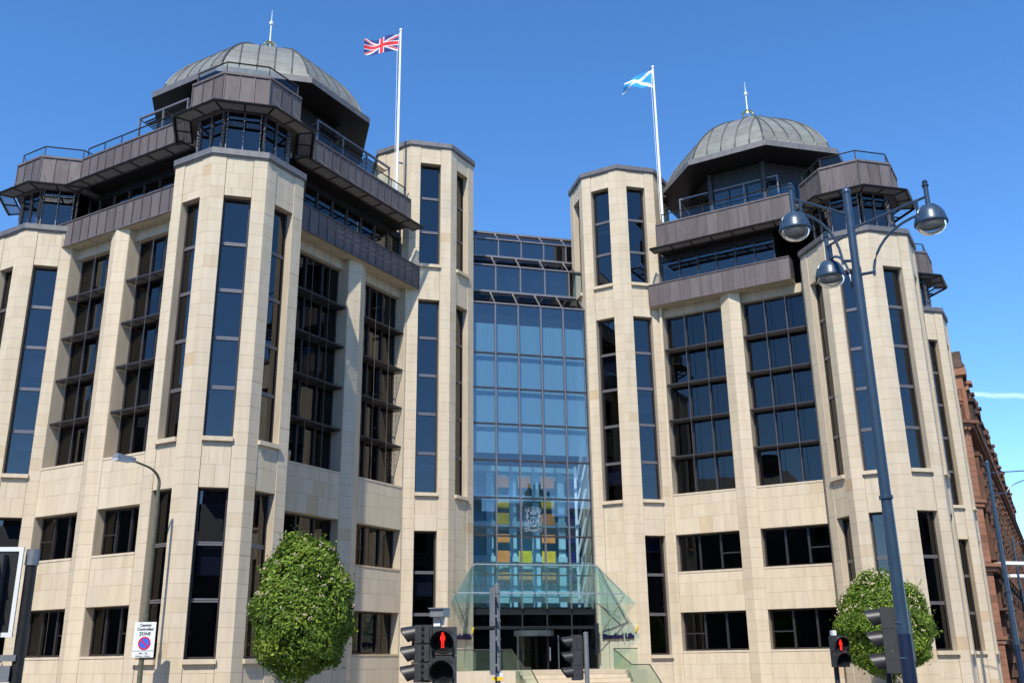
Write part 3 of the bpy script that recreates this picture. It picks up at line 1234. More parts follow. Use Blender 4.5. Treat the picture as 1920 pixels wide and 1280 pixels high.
# entrance screen below the canopy
en = MB()
en.fbox(A_F, AU0, AU1, -.5, -.1, 3.72, 4.0)
en.fbox(A_F, AU0, AU1, -.12, .02, 3.05, 3.2)
ent = en.build('entrance', 'dark_metal', office)
for i in range(5):
    a0, a1 = us[i], us[i + 1]
    piece('glass_pane', 'glass', A_F, a0 + .03, a1 - .03, -.05, -.04, 3.2, 3.7, 1, ent)
    if i not in (2,):
        piece('glass_pane', 'glass', A_F, a0 + .03, a1 - .03, -.05, -.04, 1.25, 3.05, 1, ent)
for a in us[1:5]:
    m_ = MB()
    m_.fbox(A_F, a - .03, a + .03, -.08, .03, 1.2, 3.72)
    m_.build('mullion', 'frame', ent)
rv = MB()
ctr = (.15, AW + .15)
rv.lathe((ctr[0], ctr[1], 0), [(1.0, 2.72), (1.0, 2.98), (0, 2.98)], 28)
rv.build('revolving_drum', 'spandrel', ent, smooth=True)
for k in range(4):
    lf = MB()
    a = math.radians(20 + 90 * k)
    F = Fr(ctr, (math.cos(a), math.sin(a)), (math.sin(a), -math.cos(a)))
    lf.fbox(F, .05, .95, -.01, .01, 1.25, 2.7)
    lf.build('door_leaf', 'glass_rail', ent)
for x in (-.85, 1.15):
    dj = MB()
    dj.box(x - .03, x + .03, AW - .7, AW - .64, 1.2, 2.75)
    dj.build('door_jamb', 'spandrel', ent)
dj = MB()
dj.box(.62, .68, AW - .95, AW - .9, 1.6, 2.2)
dj.build('door_handle', 'steel', ent)
pb = MB()
pb.box(AU0 - .6, AU1 + .6, 6.9, 9.1, GROUND, 1.2)
pb.box(AU0 - 1, AU1 + 1, 9.1, 14.4, GROUND, 1.19)
pod = pb.build('entrance_plinth', 'stone_back', office)
ceil = MB()
ceil.box(AU0, AU1, AW + .5, 12, 4.0, 4.1)
ceil.build('ceiling', 'interior', ent)
wb = MB()
wb.box(AU0 - 1.8, AU1 + 1.8, 12.0, 12.1, 1.19, 4.0)
wb.build('lobby_wall', 'interior', ent)

# entrance steps
steps = MB()
steps.box(-2.0, 4.3, 5.31, 6.9, GROUND, 1.195)
stp = steps.build('entrance_steps', 'stone_back', office)
SF = Fr((0, 5.3), (1, 0), (0, -1))
for k in range(10):
    piece('step', 'stone', SF, -1.6, 3.2, .34 * k, .34 * (k + 1) + .02, GROUND, 1.2 - .17 * (k + 1), 1, stp)
    ns = MB()
    ns.fbox(SF, -1.6, 3.2, .34 * (k + 1) - .03, .34 * (k + 1) + .025, 1.2 - .17 * (k + 1), 1.2 - .17 * (k + 1) + .006)
    ns.build('nosing', 'red_stone', stp)
pwl = MB()
pwl.box(-4.9, -2.05, 4.4, 6.3, GROUND, 1.2)
pwl.build('terrace_wall', 'stone', office)

# canopy
CB = [(AU0, AW, 6.2), (AU1, AW, 6.2)]
CFt = [(-4.5, 6.3, 4.1), (4.3, 6.3, 4.1)]
can = MB()
can.tube([(AU0, 8.95, 6.05), (AU1 + .05, 8.95, 6.05)], .03, 6)
can.tube([(-4.1, 6.95, 4.58), (3.95, 6.95, 4.58)], .03, 6)
can.tube([(AU0, 8.95, 6.05), (-4.1, 6.95, 4.58)], .035, 6)
can.tube([(AU1 + .05, 8.95, 6.05), (3.95, 6.95, 4.58)], .035, 6)
canopy = can.build('canopy', 'steel', office, smooth=True)
for i in range(7):
    # glass sheets between the fins, trapezoid in plan
    def xf(t, y):
        k = (AW - y) / (AW - 6.3)
        l_, r_ = AU0 + (CFt[0][0] - AU0) * k, AU1 + (CFt[1][0] - AU1) * k
        return l_, r_
    if i == 0:
        q = [(AU0, AW, 6.2), (AU0, 6.3, 4.1), (-4.5, 6.3, 4.1)]
    elif i == 6:
        q = [(AU1, AW, 6.2), (4.3, 6.3, 4.1), (AU1, 6.3, 4.1)]
    else:
        q = [(us[i - 1] + .01, AW, 6.2), (us[i] - .01, AW, 6.2), (us[i] - .01, 6.3, 4.1), (us[i - 1] + .01, 6.3, 4.1)]
    m_ = MB()
    k = len(q)
    m_.add([tuple(p) for p in q] + [(p[0], p[1] + .008, p[2] + .012) for p in q],
           [tuple(range(k)), tuple(reversed(range(k, 2 * k)))] + [(j, k + j, k + (j + 1) % k, (j + 1) % k) for j in range(k)])
    m_.build('canopy_glass', 'glass_canopy', canopy)
for u_ in us:
    m_ = MB()
    m_.hexa([(u_ - .012, 9.15, 5.9), (u_ + .012, 9.15, 5.9), (u_ + .012, 6.35, 4.08), (u_ - .012, 6.35, 4.08), (u_ - .012, 9.15, 6.13), (u_ + .012, 9.15, 6.13), (u_ + .012, 6.35, 4.1), (u_ - .012, 6.35, 4.1)])
    m_.build('glass_fin', 'glass_canopy', canopy)
    for y, z in ((8.95, 6.05), (6.95, 4.58)):
        for dx in (-.08, .08):
            m_ = MB()
            m_.lathe((u_ + dx, y, z - .03), [(0, -.03), (.04, -.02), (.045, .02), (0, .03)], 8)
            m_.build('clamp', 'steel', canopy, smooth=True)
for sg, xb in ((-1, AU0), (1, AU1)):
    xfr = CFt[0][0] if sg < 0 else CFt[1][0]
    q = [(xb, AW - .05, 6.1), (xfr, 6.35, 4.08), (xb + .1 * sg, AW - .25, 2.3)]
    m_ = MB()
    m_.add(q + [(p[0] + .012, p[1], p[2]) for p in q], [(0, 1, 2), (5, 4, 3), (0, 3, 4, 1), (1, 4, 5, 2), (2, 5, 3, 0)])
    m_.build('side_glass', 'glass_rail', canopy)
    m_ = MB()
    m_.tube([(xfr * .93, 6.95, 4.5), (xb + .12 * sg, 9.0, 2.7)], .035, 6)
    m_.tube([(xb, 9.0, 4.3), (xb + .75 * sg, 7.9, 3.5)], .03, 6)
    m_.tube([(xb + .75 * sg, 7.9, 3.5), (xb + .95 * sg, 7.9, 2.4)], .012, 4)
    m_.build('strut', 'steel', canopy, smooth=True)
# glass balustrades beside the steps


def balustrade(pts, zb=.9):
    o = MB()
    o.tube([(p[0], p[1], p[2] + zb) for p in pts], .025, 6)
    bal = o.build('balustrade', 'frame', office, smooth=True)
    for i in range(len(pts) - 1):
        p, q = Vector(pts[i]), Vector(pts[i + 1])
        n_ = max(1, round((q - p).length / 1.3))
        for k in range(n_):
            a, b_ = p.lerp(q, k / n_ + .01), p.lerp(q, (k + 1) / n_ - .01)
            dxy = Vector(((b_ - a).y, -(b_ - a).x, 0)).normalized() * .012
            m_ = MB()
            v = [a, b_, b_ + Vector((0, 0, zb - .03)), a + Vector((0, 0, zb - .03))]
            m_.hexa([tuple(x) for x in v] + [tuple(x + dxy) for x in v])
            m_.build('glass_panel', 'glass_balustrade', bal)


balustrade([(-5.0, 6.4, 1.2), (-2.1, 6.4, 1.2), (-2.0, 5.3, 1.2), (-1.8, 3.9, .45), (-1.7, 3.3, .45), (-1.6, 1.9, -.45)])
balustrade([(4.35, 6.5, 1.2), (3.24, 6.7, 1.2), (3.31, 4.6, .5), (4.06, 4.4, .5), (3.95, 2.8, -.3), (3.9, 2.3, -.45)])
vb = MB()
vb.box(3.02, 3.2, 8.5, 8.6, 1.9, 3.3)
vb.build('door_post', 'black_plastic', ent)

# lay the stones: the 300 that show largest as pieces, the rest joined per part


def shown(s_):
    part, F, a0, a1, z0, z1, d, sx = s_
    p = np.array(F.pt((a0 + a1) / 2, d, (z0 + z1) / 2))
    n = np.array((F.n[0] * sx, F.n[1]))
    p[0] *= sx
    v = np.array(CAM) - p
    dist = np.linalg.norm(v)
    cs = (v[:2] @ n) / dist
    px = _x.dot(Vector(-v)) / (-_y.cross(_x)).dot(Vector(-v)) if False else 0
    q = Vector(-v)
    zc = q.dot(_f)
    X, Y = q.dot(_x) / zc * 1830, q.dot(_y) / zc * 1830
    inside = abs(X) < 960 and abs(Y) < 640
    return (a1 - a0) * (z1 - z0) * cs / dist ** 2 if cs > 0 and inside else 0


STONES.sort(key=shown, reverse=True)
rest = {}
JT = .0032
for i, (part, F, a0, a1, z0, z1, d, sx) in enumerate(STONES):
    args = (F, a0 + JT, a1 - JT, -.04 + d, d + random.uniform(-.002, .004), z0 + JT, z1 - JT)
    if i < 300:
        piece('stone_block', 'stone', *args, sx, part)
    else:
        rest.setdefault(part.name, (part, sx, MB(sx)))[2].fbox(*args, tone=random.random())
for part, sx, mb in rest.values():
    mb.build('stone_blocks', 'stone', part, kind='stuff')

# ------------------------------------------------------------------ lettering beside the entrance


def text_mesh(s, size, extrude, bold=0.):
    cu_ = bpy.data.curves.new('txt', 'FONT')
    cu_.body, cu_.size, cu_.extrude, cu_.offset = s, size, extrude, bold
    cu_.align_x = 'CENTER'
    cu_.resolution_u = 3
    o = bpy.data.objects.new('txt', cu_)
    COL.objects.link(o)
    dg = bpy.context.evaluated_depsgraph_get()
    me = bpy.data.meshes.new_from_object(o.evaluated_get(dg))
    bpy.data.objects.remove(o)
    return me


def text_obj(name, s, size, mat, loc, xdir, parent=None, extrude=.02, bold=0., zdir=(0, 0, 1)):
    me = text_mesh(s, size, extrude, bold)
    me.materials.clear()
    me.materials.append(M[mat])
    o = bpy.data.objects.new(name, me)
    x = Vector(xdir).normalized()
    z = Vector(zdir).normalized()
    n = x.cross(z)
    m_ = Matrix.Identity(4)
    for i, v in enumerate((x, z, n)):
        for j in range(3):
            m_[j][i] = v[j]
    m_.translation = Vector(loc)
    link(o, parent)
    o.matrix_basis = m_
    return o


def wall_sign(fr, a, z, label):
    t = fr.t
    p = fr.pt(a, .05, z)
    e = empty('wall_sign', p, label, 'sign', 'lettering on the towers beside the entrance')
    xd = (t[0], t[1], 0)
    text_obj('letters', 'Standard Life', .31, 'purple', p, xd, e, .025, .022)
    sl_ = MB()
    a0 = a + .88
    sl_.hexa([fr.pt(a0, .02, z + .27), fr.pt(a0 + .07, .02, z + .25), fr.pt(a0 + .20, .02, z + .52), fr.pt(a0 + .12, .02, z + .54),
              fr.pt(a0, .06, z + .27), fr.pt(a0 + .07, .06, z + .25), fr.pt(a0 + .20, .06, z + .52), fr.pt(a0 + .12, .06, z + .54)])
    sl_.build('accent', 'yellow', e)


c4 = (5.93, 10.02)
F4 = Fr(np.array(c4) + np.array((-R2, -R2)) * 2.6, (R2, -R2), (-R2, -R2))
wall_sign(F4, -.02 + 0, 2.58, 'purple company lettering with yellow slash on pale stone right of the doors')
F3 = Fr(np.array((-5.51, 9.94)) + np.array((R2, -R2)) * 2.6, (R2, R2), (R2, -R2))
wall_sign(F3, -.0, 2.6, 'purple company lettering on pale stone left of the doors, partly behind signal')

# ------------------------------------------------------------------ flagpoles and flags


def flagpole(x, y, z0, z1, label):
    p = MB()
    p.tube([(x, y, z0), (x, y, z1)], .085, 10, r2=.05)
    e = empty('flagpole', (x, y, z0), label, 'flagpole', 'white flagpoles on the roof')
    p.build('pole', 'white_paint', e, smooth=True)
    f_ = MB()
    f_.lathe((x, y, z1 + .06), [(0, -.08), (.07, -.05), (.09, 0), (.07, .06), (0, .09)], 10)
    f_.build('truck', 'white_paint', e, smooth=True)
    h_ = MB()
    h_.tube([(x - .12, y, z0 + 1.8), (x - .16, y, z1 - 1.4), (x - .06, y, z1 - .1)], .012, 4)
    h_.build('halyard', 'white_paint', e)
    b_ = MB()
    b_.tube([(x, y, z0 + 3.3), (x + .3, y + .1, z0 + 3.3)], .05, 5)
    b_.lathe((x, y, z0), [(.16, 0), (.16, .1), (.1, .25), (0, .25)], 12)
    b_.build('bracket', 'galvanised', e)


flagpole(-7.4, 6.4, 22.45, 33.55, 'white flagpole flying the red white and blue flag')
flagpole(7.2, 6.9, 22.45, 33.85, 'white flagpole flying the blue and white flag')


def flag(name, x, y, zt, H, L, shape, colour, mats, label):
    nx, ny = 110, 66
    bx, by = -_c, _s
    mb = MB()
    v, f, mi = [], [], []
    for i in range(nx + 1):
        for j in range(ny + 1):
            s_, t = i / nx, j / ny
            du, dn, dz = shape(s_, t)
            v.append((x + bx * (du * L + .07) + _s * dn, y + by * (du * L + .07) + _c * dn, zt + dz))
    for i in range(nx):
        for j in range(ny):
            k = i * (ny + 1) + j
            f.append((k, k + ny + 1, k + ny + 2, k + 1))
            mi.append(colour((i + .5) / nx, (j + .5) / ny))
    me = bpy.data.meshes.new(name)
    me.from_pydata(v, [], f)
    for m_ in mats:
        me.materials.append(M[m_])
    me.polygons.foreach_set('material_index', mi)
    me.polygons.foreach_set('use_smooth', [True] * len(f))
    o = bpy.data.objects.new(name, me)
    link(o)
    tag(o, label, 'flag')


def union(s_, t):
    X, Y = s_ * 60, t * 30
    if abs(X - 30) < 3 or abs(Y - 15) < 3:
        return 1
    if abs(X - 30) < 4.4 or abs(Y - 15) < 4.4:
        return 2
    best = 0
    for sg in (1, -1):
        # distance to the diagonal
        dd = ((Y - 15) - sg * (X - 30) * .5) / math.sqrt(1.25)
        if abs(dd) < 2.6:
            side = 1 if (X - 30) > 0 else -1
            dd2 = dd * sg * side
            best = 1 if -2.2 < dd2 < 0 else max(best, 2) if best != 1 else 1
    return best


def saltire(s_, t):
    X, Y = s_ * 50, t * 30
    for sg in (1, -1):
        if abs((Y - 15) - sg * (X - 25) * .6) / math.sqrt(1.36) < 3.1:
            return 1
    return 0


flag('union_flag', -7.4, 6.4, 33.35, 1.0, 1.85,
     lambda s_, t: (s_, .10 * math.sin(s_ * 9 + t * 1.5) * s_ ** .5, -(1 - t) * (1.0 - .1 * s_) - .45 * s_ + .10 * s_ * s_ + .06 * math.sin(s_ * 7.5)), union,
     ['flag_blue', 'flag_red', 'flag_white'], 'red white and blue crossed flag flying from the left roof pole')
flag('saltire_flag', 7.2, 6.9, 33.65, 1.1, 1.75,
     lambda s_, t: (s_ * (1 - .06 * t), .14 * math.sin(s_ * 8 - t * 3) * s_ ** .5, -(1 - t) * 1.1 * (1 - .55 * s_) - .95 * s_ + .22 * math.sin(s_ * 3.0) + .05 * math.sin(s_ * 11 + t * 2)), saltire,
     ['flag_azure', 'flag_white'], 'light blue flag with white diagonal cross on the right roof pole')

# ------------------------------------------------------------------ red sandstone building beyond


def sandstone():
    e = empty('sandstone_building', (38.3, 23, GROUND), 'ornate red sandstone building running away beyond the right tower', 'building')
    K = np.array((38.37, 23.05))
    ang = math.radians(47)
    t = np.array((math.cos(ang), math.sin(ang)))
    F = Fr(K, t, (t[1], -t[0]))               # the long street front
    G = Fr(K, (-1, .0), (0, -1))              # the sunlit return
    b = MB()
    b.fbox(G, 0, 9, -30, -.02, GROUND, 18.1)
    b.build('return_wall', 'red_stone', e)
    b = MB()
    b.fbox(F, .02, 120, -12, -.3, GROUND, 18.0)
    wall = b.build('street_front', 'dark_stone', e)  # darker than the return wall: the front's shade is in the colour
    q = MB()
    for i in range(38):
        z = GROUND + i * .47
        if z > 17.4:
            break
        for a in np.arange(0.02, 8, 1.3):
            a1 = a + 1.28
            sh = .65 if i % 2 else 0
            q.fbox(G, max(.02, a - sh), a1 - sh, -.02, .03 + random.uniform(0, .015), z + .01, z + .46, random.random())
    q.build('ashlar', 'red_stone', e, kind='stuff')
    for z, p in ((7.6, .5), (18.1, .5), (12.2, .25), (2.6, .2)):
        c_ = MB()
        c_.fbox(G, -p, 9, -.2, p, z, z + .22)
        c_.fbox(G, -p * .4, 9, -.2, p * .6, z - .3, z)
        c_.fbox(F, 0, 120, -.4, p, z, z + .2)
        c_.fbox(F, 0, 120, -.4, p * .6, z - .28, z)
        c_.build('cornice', 'red_stone', e)
    c_ = MB()
    for i in range(24):
        c_.fbox(G, .2 + i * .34, .36 + i * .34, 0, .35, 17.62, 17.8)
    c_.build('dentils', 'red_stone', e, kind='stuff')
    # street front bays with recessed windows, pilasters and rough blocks
    for i in range(16):
        a = .6 + i * 4.6
        for (z0, z1) in ((3.2, 6.2), (8.6, 11.4), (12.9, 15.6)):
            w_ = MB()
            w_.fbox(F, a + .9, a + 2.9, -.9, -.86, z0, z1)
            w_.build('window_pane', 'glass', wall)
            w_ = MB()
            w_.fbox(F, a + .6, a + .95, -.35, .22, z0 - .2, z1 + .3)
            w_.fbox(F, a + 2.85, a + 3.2, -.35, .22, z0 - .2, z1 + .3)
            w_.fbox(F, a + .5, a + 3.3, -.35, .34, z1 + .3, z1 + .62)
            w_.fbox(F, a + .5, a + 3.3, -.35, .3, z0 - .42, z0 - .2)
            w_.build('window_surround', 'shaded_red_stone', wall)
        p_ = MB()
        for k in range(34):
            z = GROUND + k * .5
            d = .35 if k % 2 else .2
            p_.fbox(F, a + 3.5 + (.0 if k % 2 else .12), a + 4.5 - (.0 if k % 2 else .12), -.35, d, z + .015, z + .485, random.random())
        p_.build('pilaster', 'shaded_red_stone', wall)
        # dormer gable with ball or chimney
        d_ = MB()
        d_.fbox(F, a + .7, a + 3.1, -2.0, .35, 18.30, 20.10)
        d_.fbox(F, a + .5, a + 3.3, -2.0, .55, 20.10, 20.35)
        d_.prism([F.pt(a + 1.0, .0, 0)[:2], F.pt(a + 2.8, 0, 0)[:2], F.pt(a + 2.8, -2, 0)[:2], F.pt(a + 1.0, -2, 0)[:2]], 20.35, 20.90)
        d_.fbox(F, a + 1.2, a + 2.6, -1.6, .2, 20.90, 21.40 + (1.5, .2, .8)[i % 3])
        d_.fbox(F, a + 3.6, a + 4.3, -1.0, .1, 18.30, 19.50)
        d_.fbox(F, a + 3.5, a + 4.4, -1.1, .2, 19.50, 19.70)
        hh = (1.6, .5, 2.4, .9)[i % 4]
        d_.fbox(F, a + 3.65, a + 4.25, -.9, .35, 19.70, 19.70 + hh)
        d_.fbox(F, a + 3.55, a + 4.35, -1.0, .5, 19.70 + hh, 19.90 + hh)
        d_.lathe(F.pt(a + 1.9, -.1, 21.40 + (1.5, .2, .8)[i % 3]), [(.1, 0), (.3, .2), (.34, .45), (.2, .7), (0, .8)], 10)
        d_.lathe(F.pt(a + .8, -.1, 20.35), [(.12, 0), (.22, .25), (.1, .6), (0, 1.0)], 8)
        d_.lathe(F.pt(a + 3.0, -.1, 20.35), [(.12, 0), (.22, .25), (.1, .6), (0, 1.0)], 8)
        d_.build('dormer', 'shaded_red_stone', e)
    # corner gable: scroll, moulded panel, slate roof, pier and chimney
    gb = MB()
    gb.fbox(G, -.05, 6, -2.2, -.02, 18.3, 19.9)
    gb.fbox(G, -.1, 1.1, -1.6, .06, 19.9, 20.1)
    gb.fbox(G, .1, 1.5, -1.4, -.05, 20.1, 20.7)
    gb.fbox(G, -.1, .25, -1.2, .12, 18.3, 20.9)
    gb.build('gable', 'red_stone', e)
    pn = MB()
    pn.fbox(G, .35, 1.25, .0, .09, 19.55, 19.68)
    pn.fbox(G, .35, .45, .0, .09, 18.4, 19.55)
    pn.fbox(G, -.2, 2.5, .0, .12, 18.32, 18.45)
    pn.build('moulding', 'shaded_red_stone', e)
    sc_ = MB()
    c0 = G.pt(.85, .05, 20.4)
    sc_.tube([(c0[0] + (.06 + .30 * u) * math.cos(9 * u), c0[1] - .02, c0[2] + (.06 + .30 * u) * math.sin(9 * u)) for u in np.linspace(0, 1, 30)], .06, 6)
    sc_.build('scroll', 'shaded_red_stone', e, smooth=True)
    pi_ = MB()
    pi_.fbox(F, 0.85, 1.75, -1.0, .1, 18.3, 21.0)
    pi_.fbox(F, 0.75, 1.95, -1.2, .35, 20.95, 21.15)
    pi_.fbox(F, 1.00, 1.55, -.9, .0, 21.15, 22.2)
    pi_.fbox(F, 0.80, 1.85, -1.1, .3, 22.2, 22.8)
    pi_.fbox(F, 1.65, 2.75, -1.0, .3, 18.3, 21.8)
    pi_.fbox(F, 1.55, 2.95, -1.1, .55, 21.6, 21.85)
    pi_.build('corner_pier', 'red_stone', e)
    ch = MB()
    ch.fbox(F, 0.85, 2.05, -1.6, .1, 22.95, 24.1)
    ch.fbox(F, 0.75, 2.20, -1.7, .2, 22.8, 22.95)
    ch.build('chimney', 'dark_stone', e)
    rf = MB()
    rf.hexa([G.pt(.2, -.7, 19.9), G.pt(9, -.7, 19.9), G.pt(9, -6, 19.9), G.pt(.2, -6, 19.9), G.pt(.2, -2.4, 23.3), G.pt(9, -2.4, 23.3), G.pt(9, -4, 23.3), G.pt(.2, -4, 23.3)])
    rf.build('roof', 'slate', e)
    rf = MB()
    rf.hexa([F.pt(2, -.3, 18.0), F.pt(120, -.3, 18.0), F.pt(120, -11, 18.0), F.pt(2, -11, 18.0), F.pt(2, -4, 21.4), F.pt(120, -4, 21.4), F.pt(120, -7, 21.4), F.pt(2, -7, 21.4)])
    rf.build('roof', 'slate', e)
    rl = MB()
    rl.fbox(G, .2, 9, -2.5, -2.3, 23.28, 23.42)
    rl.build('roof_ridge', 'sign_white', e)
    for z, a in ((7.75, .6), (7.3, 7.5)):
        pr = MB()
        pr.fbox(Fr(F.pt(a, .5, 0)[:2], (1, 0), (0, -1)), 0, 4.0, -.6, .5, z, z + .22)
        pr.build('porch_ledge', 'white_paint', e)
    pr = MB()
    pr.fbox(F, .3, 3.2, -.3, 1.0, 4.6, 4.75)
    pr.build('sill_ledge', 'dark_stone', e)


sandstone()

# ------------------------------------------------------------------ tenements across the street, seen only in the glass


def tenement(x0, x1, h, label, nchim):
    e = empty('tenement', ((x0 + x1) / 2, -52, GROUND), label, 'building', 'stone tenements across the street')
    b = MB()
    b.box(x0, x1, -66, -52, GROUND, h)
    w = b.build('wall', 'tenement_stone', e)
    r_ = MB()
    r_.hexa([(x0, -66, h), (x1, -66, h), (x1, -52, h), (x0, -52, h), (x0, -60.5, h + 4), (x1, -60.5, h + 4), (x1, -57.5, h + 4), (x0, -57.5, h + 4)])
    r_.build('roof', 'slate', e)
    for i in range(nchim):
        cx = x0 + (x1 - x0) * (i + .5) / nchim
        c_ = MB()
        c_.box(cx - 1.6, cx + 1.6, -60, -58, h + 2, h + 6)
        for k in range(5):
            c_.lathe((cx - 1.3 + .65 * k, -59, h + 6), [(.2, 0), (.16, .8), (0, .8)], 8)
        c_.build('chimney', 'dark_stone', e)
    n_ = int((x1 - x0) / 3)
    for i in range(n_):
        for k in range(4):
            a = x0 + 1.0 + i * 3
            p_ = MB()
            p_.box(a, a + 1.2, -52.02, -51.97, 1.2 + 3.6 * k, 3.4 + 3.6 * k)
            p_.build('window_pane', 'interior', w)


tenement(-62, -30, 11.5, 'stone tenement across the street at the left, mirrored in the windows', 3)
tenement(-29, -4, 11.0, 'taller stone tenement across the street straight behind the viewer', 3)
tenement(-3, 34, 15.0, 'long stone tenement across the street at the right, mirrored in glass', 4)
tenement(36, 88, 15.5, 'broad stone tenement far along the street at the right, mirrored in the corner tower', 5)
e = empty('tenement', (-72, -22, GROUND), 'tall stone block closing the street end, mirrored in the right wing', 'building', 'stone tenements across the street')
b = MB()
b.box(-84, -66, -48, 14, GROUND, 21)
wl = b.build('wall', 'tenement_stone', e)
b = MB()
b.hexa([(-84, -48, 21), (-66, -48, 21), (-66, 14, 21), (-84, 14, 21), (-77, -48, 26), (-73, -48, 26), (-73, 14, 26), (-77, 14, 26)])
b.build('roof', 'slate', e)
for k in range(5):
    b = MB()
    b.box(-76.5, -73.5, -45 + k * 13, -42 + k * 13, 24, 29)
    b.build('chimney', 'dark_stone', e)
    for j in range(5):
        b = MB()
        b.box(-66.03, -65.96, -46 + k * 12, -44.6 + k * 12, 1.2 + 4 * j, 3.6 + 4 * j)
        b.build('window_pane', 'interior', wl)

# ------------------------------------------------------------------ trees


def tree(x, y, zc, rx, rz, label, seed, n=52000, top=1.25, blo=90):
    rg = np.random.default_rng(seed)
    e = empty('tree', (x, y, GROUND), label, 'tree', 'clipped round street trees')
    t = MB()
    t.tube([(x, y, GROUND), (x + .03, y, zc - rz * .9), (x, y + .02, zc - rz * .3), (x, y, zc + rz * .4)], .13, 8, r2=.05)
    for k in range(9):
        a = k * 2.4
        z = zc - rz * .85 + k * .12
        t.tube([(x, y, z), (x + rx * .4 * math.cos(a), y + rx * .4 * math.sin(a), z + rz * .35), (x + rx * .75 * math.cos(a), y + rx * .75 * math.sin(a), z + rz * .75)], .05, 5, r2=.015)
    t.build('trunk', 'bark', e, smooth=True)
    # points in the crown volume, denser towards the skin, with lumps
    d = rg.normal(size=(n, 3))
    d /= np.linalg.norm(d, axis=1)[:, None]
    lump = 1 + .05 * np.sin(d[:, 0] * 7 + seed) * np.cos(d[:, 2] * 6) + .045 * np.sin(d[:, 1] * 9 + 2) + .04 * np.sin(d[:, 2] * 11 + d[:, 0] * 5)
    r = np.where(rg.random(n) < .74, rg.uniform(.86, 1.02, n), rg.uniform(.4, .9, n) ** .6) * lump
    r *= 1 + (rg.random(n) < .035) * rg.uniform(0, .13, n)
    zz = d[:, 2]
    wx = rx * np.where(zz > 0, 1 - .20 * zz, 1 - .04 * zz * zz)
    hor = np.maximum(.25, np.sqrt(1 - zz * zz)) ** -.28
    wx = wx * hor
    P = np.stack([x + d[:, 0] * wx * r, y + d[:, 1] * wx * r, zc + np.where(zz > 0, zz * rz * top, zz * rz) * r], 1)
    holes = rg.normal(size=(46, 3))
    holes /= np.linalg.norm(holes, axis=1)[:, None]
    hs_ = rg.uniform(.05, .12, 46)
    near = ((d @ holes.T) > np.cos(hs_)[None, :]).any(1)
    drop = near & (r > .8) & (rg.random(n) < .8)
    P[drop] = np.array((x, y, zc)) + (P[drop] - np.array((x, y, zc))) * .72
    # stray shoots
    for q in range(34):
        k = rg.integers(0, n)
        base = P[k].copy()
        dr = d[k] * .8 + np.array((0, 0, .55)) + rg.normal(size=3) * .2
        dr /= np.linalg.norm(dr)
        if r[k] < .85:
            continue
        ids = rg.integers(0, n, 14)
        P[ids] = base + dr[None, :] * rg.uniform(0, .36, 14)[:, None] + rg.normal(size=(14, 3)) * .025
    nb = d + rg.normal(size=(n, 3)) * .55 + np.array((0, 0, .35))
    nb /= np.linalg.norm(nb, axis=1)[:, None]
    ax = np.cross(nb, rg.normal(size=(n, 3)))
    ax[:, 2] -= .25
    ax -= nb * (ax * nb).sum(1)[:, None]
    ax /= np.linalg.norm(ax, axis=1)[:, None]
    bx_ = np.cross(nb, ax)
    L = rg.uniform(.038, .085, n)[:, None]
    W = L * rg.uniform(.30, .44, n)[:, None]
    v = np.stack([P - ax * L, P + bx_ * W - ax * L * .1 + nb * W * .3, P + ax * L, P - bx_ * W - ax * L * .1 + nb * W * .3], 1).reshape(-1, 3)
    idx = np.arange(4 * n).reshape(-1, 4)
    me = bpy.data.meshes.new('crown')
    me.from_pydata(v.tolist(), [], idx.tolist())
    me.materials.append(M['leaf'])
    at2 = me.attributes.new('tone', 'FLOAT', 'FACE')
    tone = np.clip(rg.normal(.42, .24, n) + .16 * np.sin(P[:, 0] * 3.1 + seed) * np.sin(P[:, 2] * 3.7), 0, 1)
    at2.data.foreach_set('value', tone.astype(np.float32))
    o = bpy.data.objects.new('crown', me)
    link(o, e)
    # flower heads, mostly near the top
    m = blo
    d = rg.normal(size=(m * 3, 3))
    d /= np.linalg.norm(d, axis=1)[:, None]
    keep = (d[:, 2] > -.2) & (rg.random(m * 3) < .35 + .5 * np.clip(d[:, 2], 0, 1))
    d = d[keep][:m]
    bl = MB()
    for q in d:
        p = np.array((x, y, zc)) + q * np.array((rx, rx, rz * (top if q[2] > 0 else 1))) * 1.0
        for k in range(4):
            c_ = p + rg.normal(size=3) * .03
            s_ = .024
            bl.add([tuple(c_ + np.array(w_) * s_) for w_ in ((-1, 0, -.6), (1, 0, -.6), (0, -1, .2), (0, .8, .9), (0, 0, 1.2))], [(0, 1, 2), (0, 2, 4), (1, 4, 2), (0, 3, 1), (0, 4, 3), (1, 3, 4)])
    bl.build('blossoms', 'blossom', e, kind='stuff')


tree(-11.62, -8.32, 3.10, 1.40, 1.78, 'clipped green tree before the left corner tower, the bigger crown', 3, top=1.16)
tree(9.85, -4.65, 2.75, 1.66, 1.75, 'clipped green tree with pale blossom behind the tall blue lamp', 8, top=1.10, blo=150)

# ------------------------------------------------------------------ tall blue street lamp with three lanterns


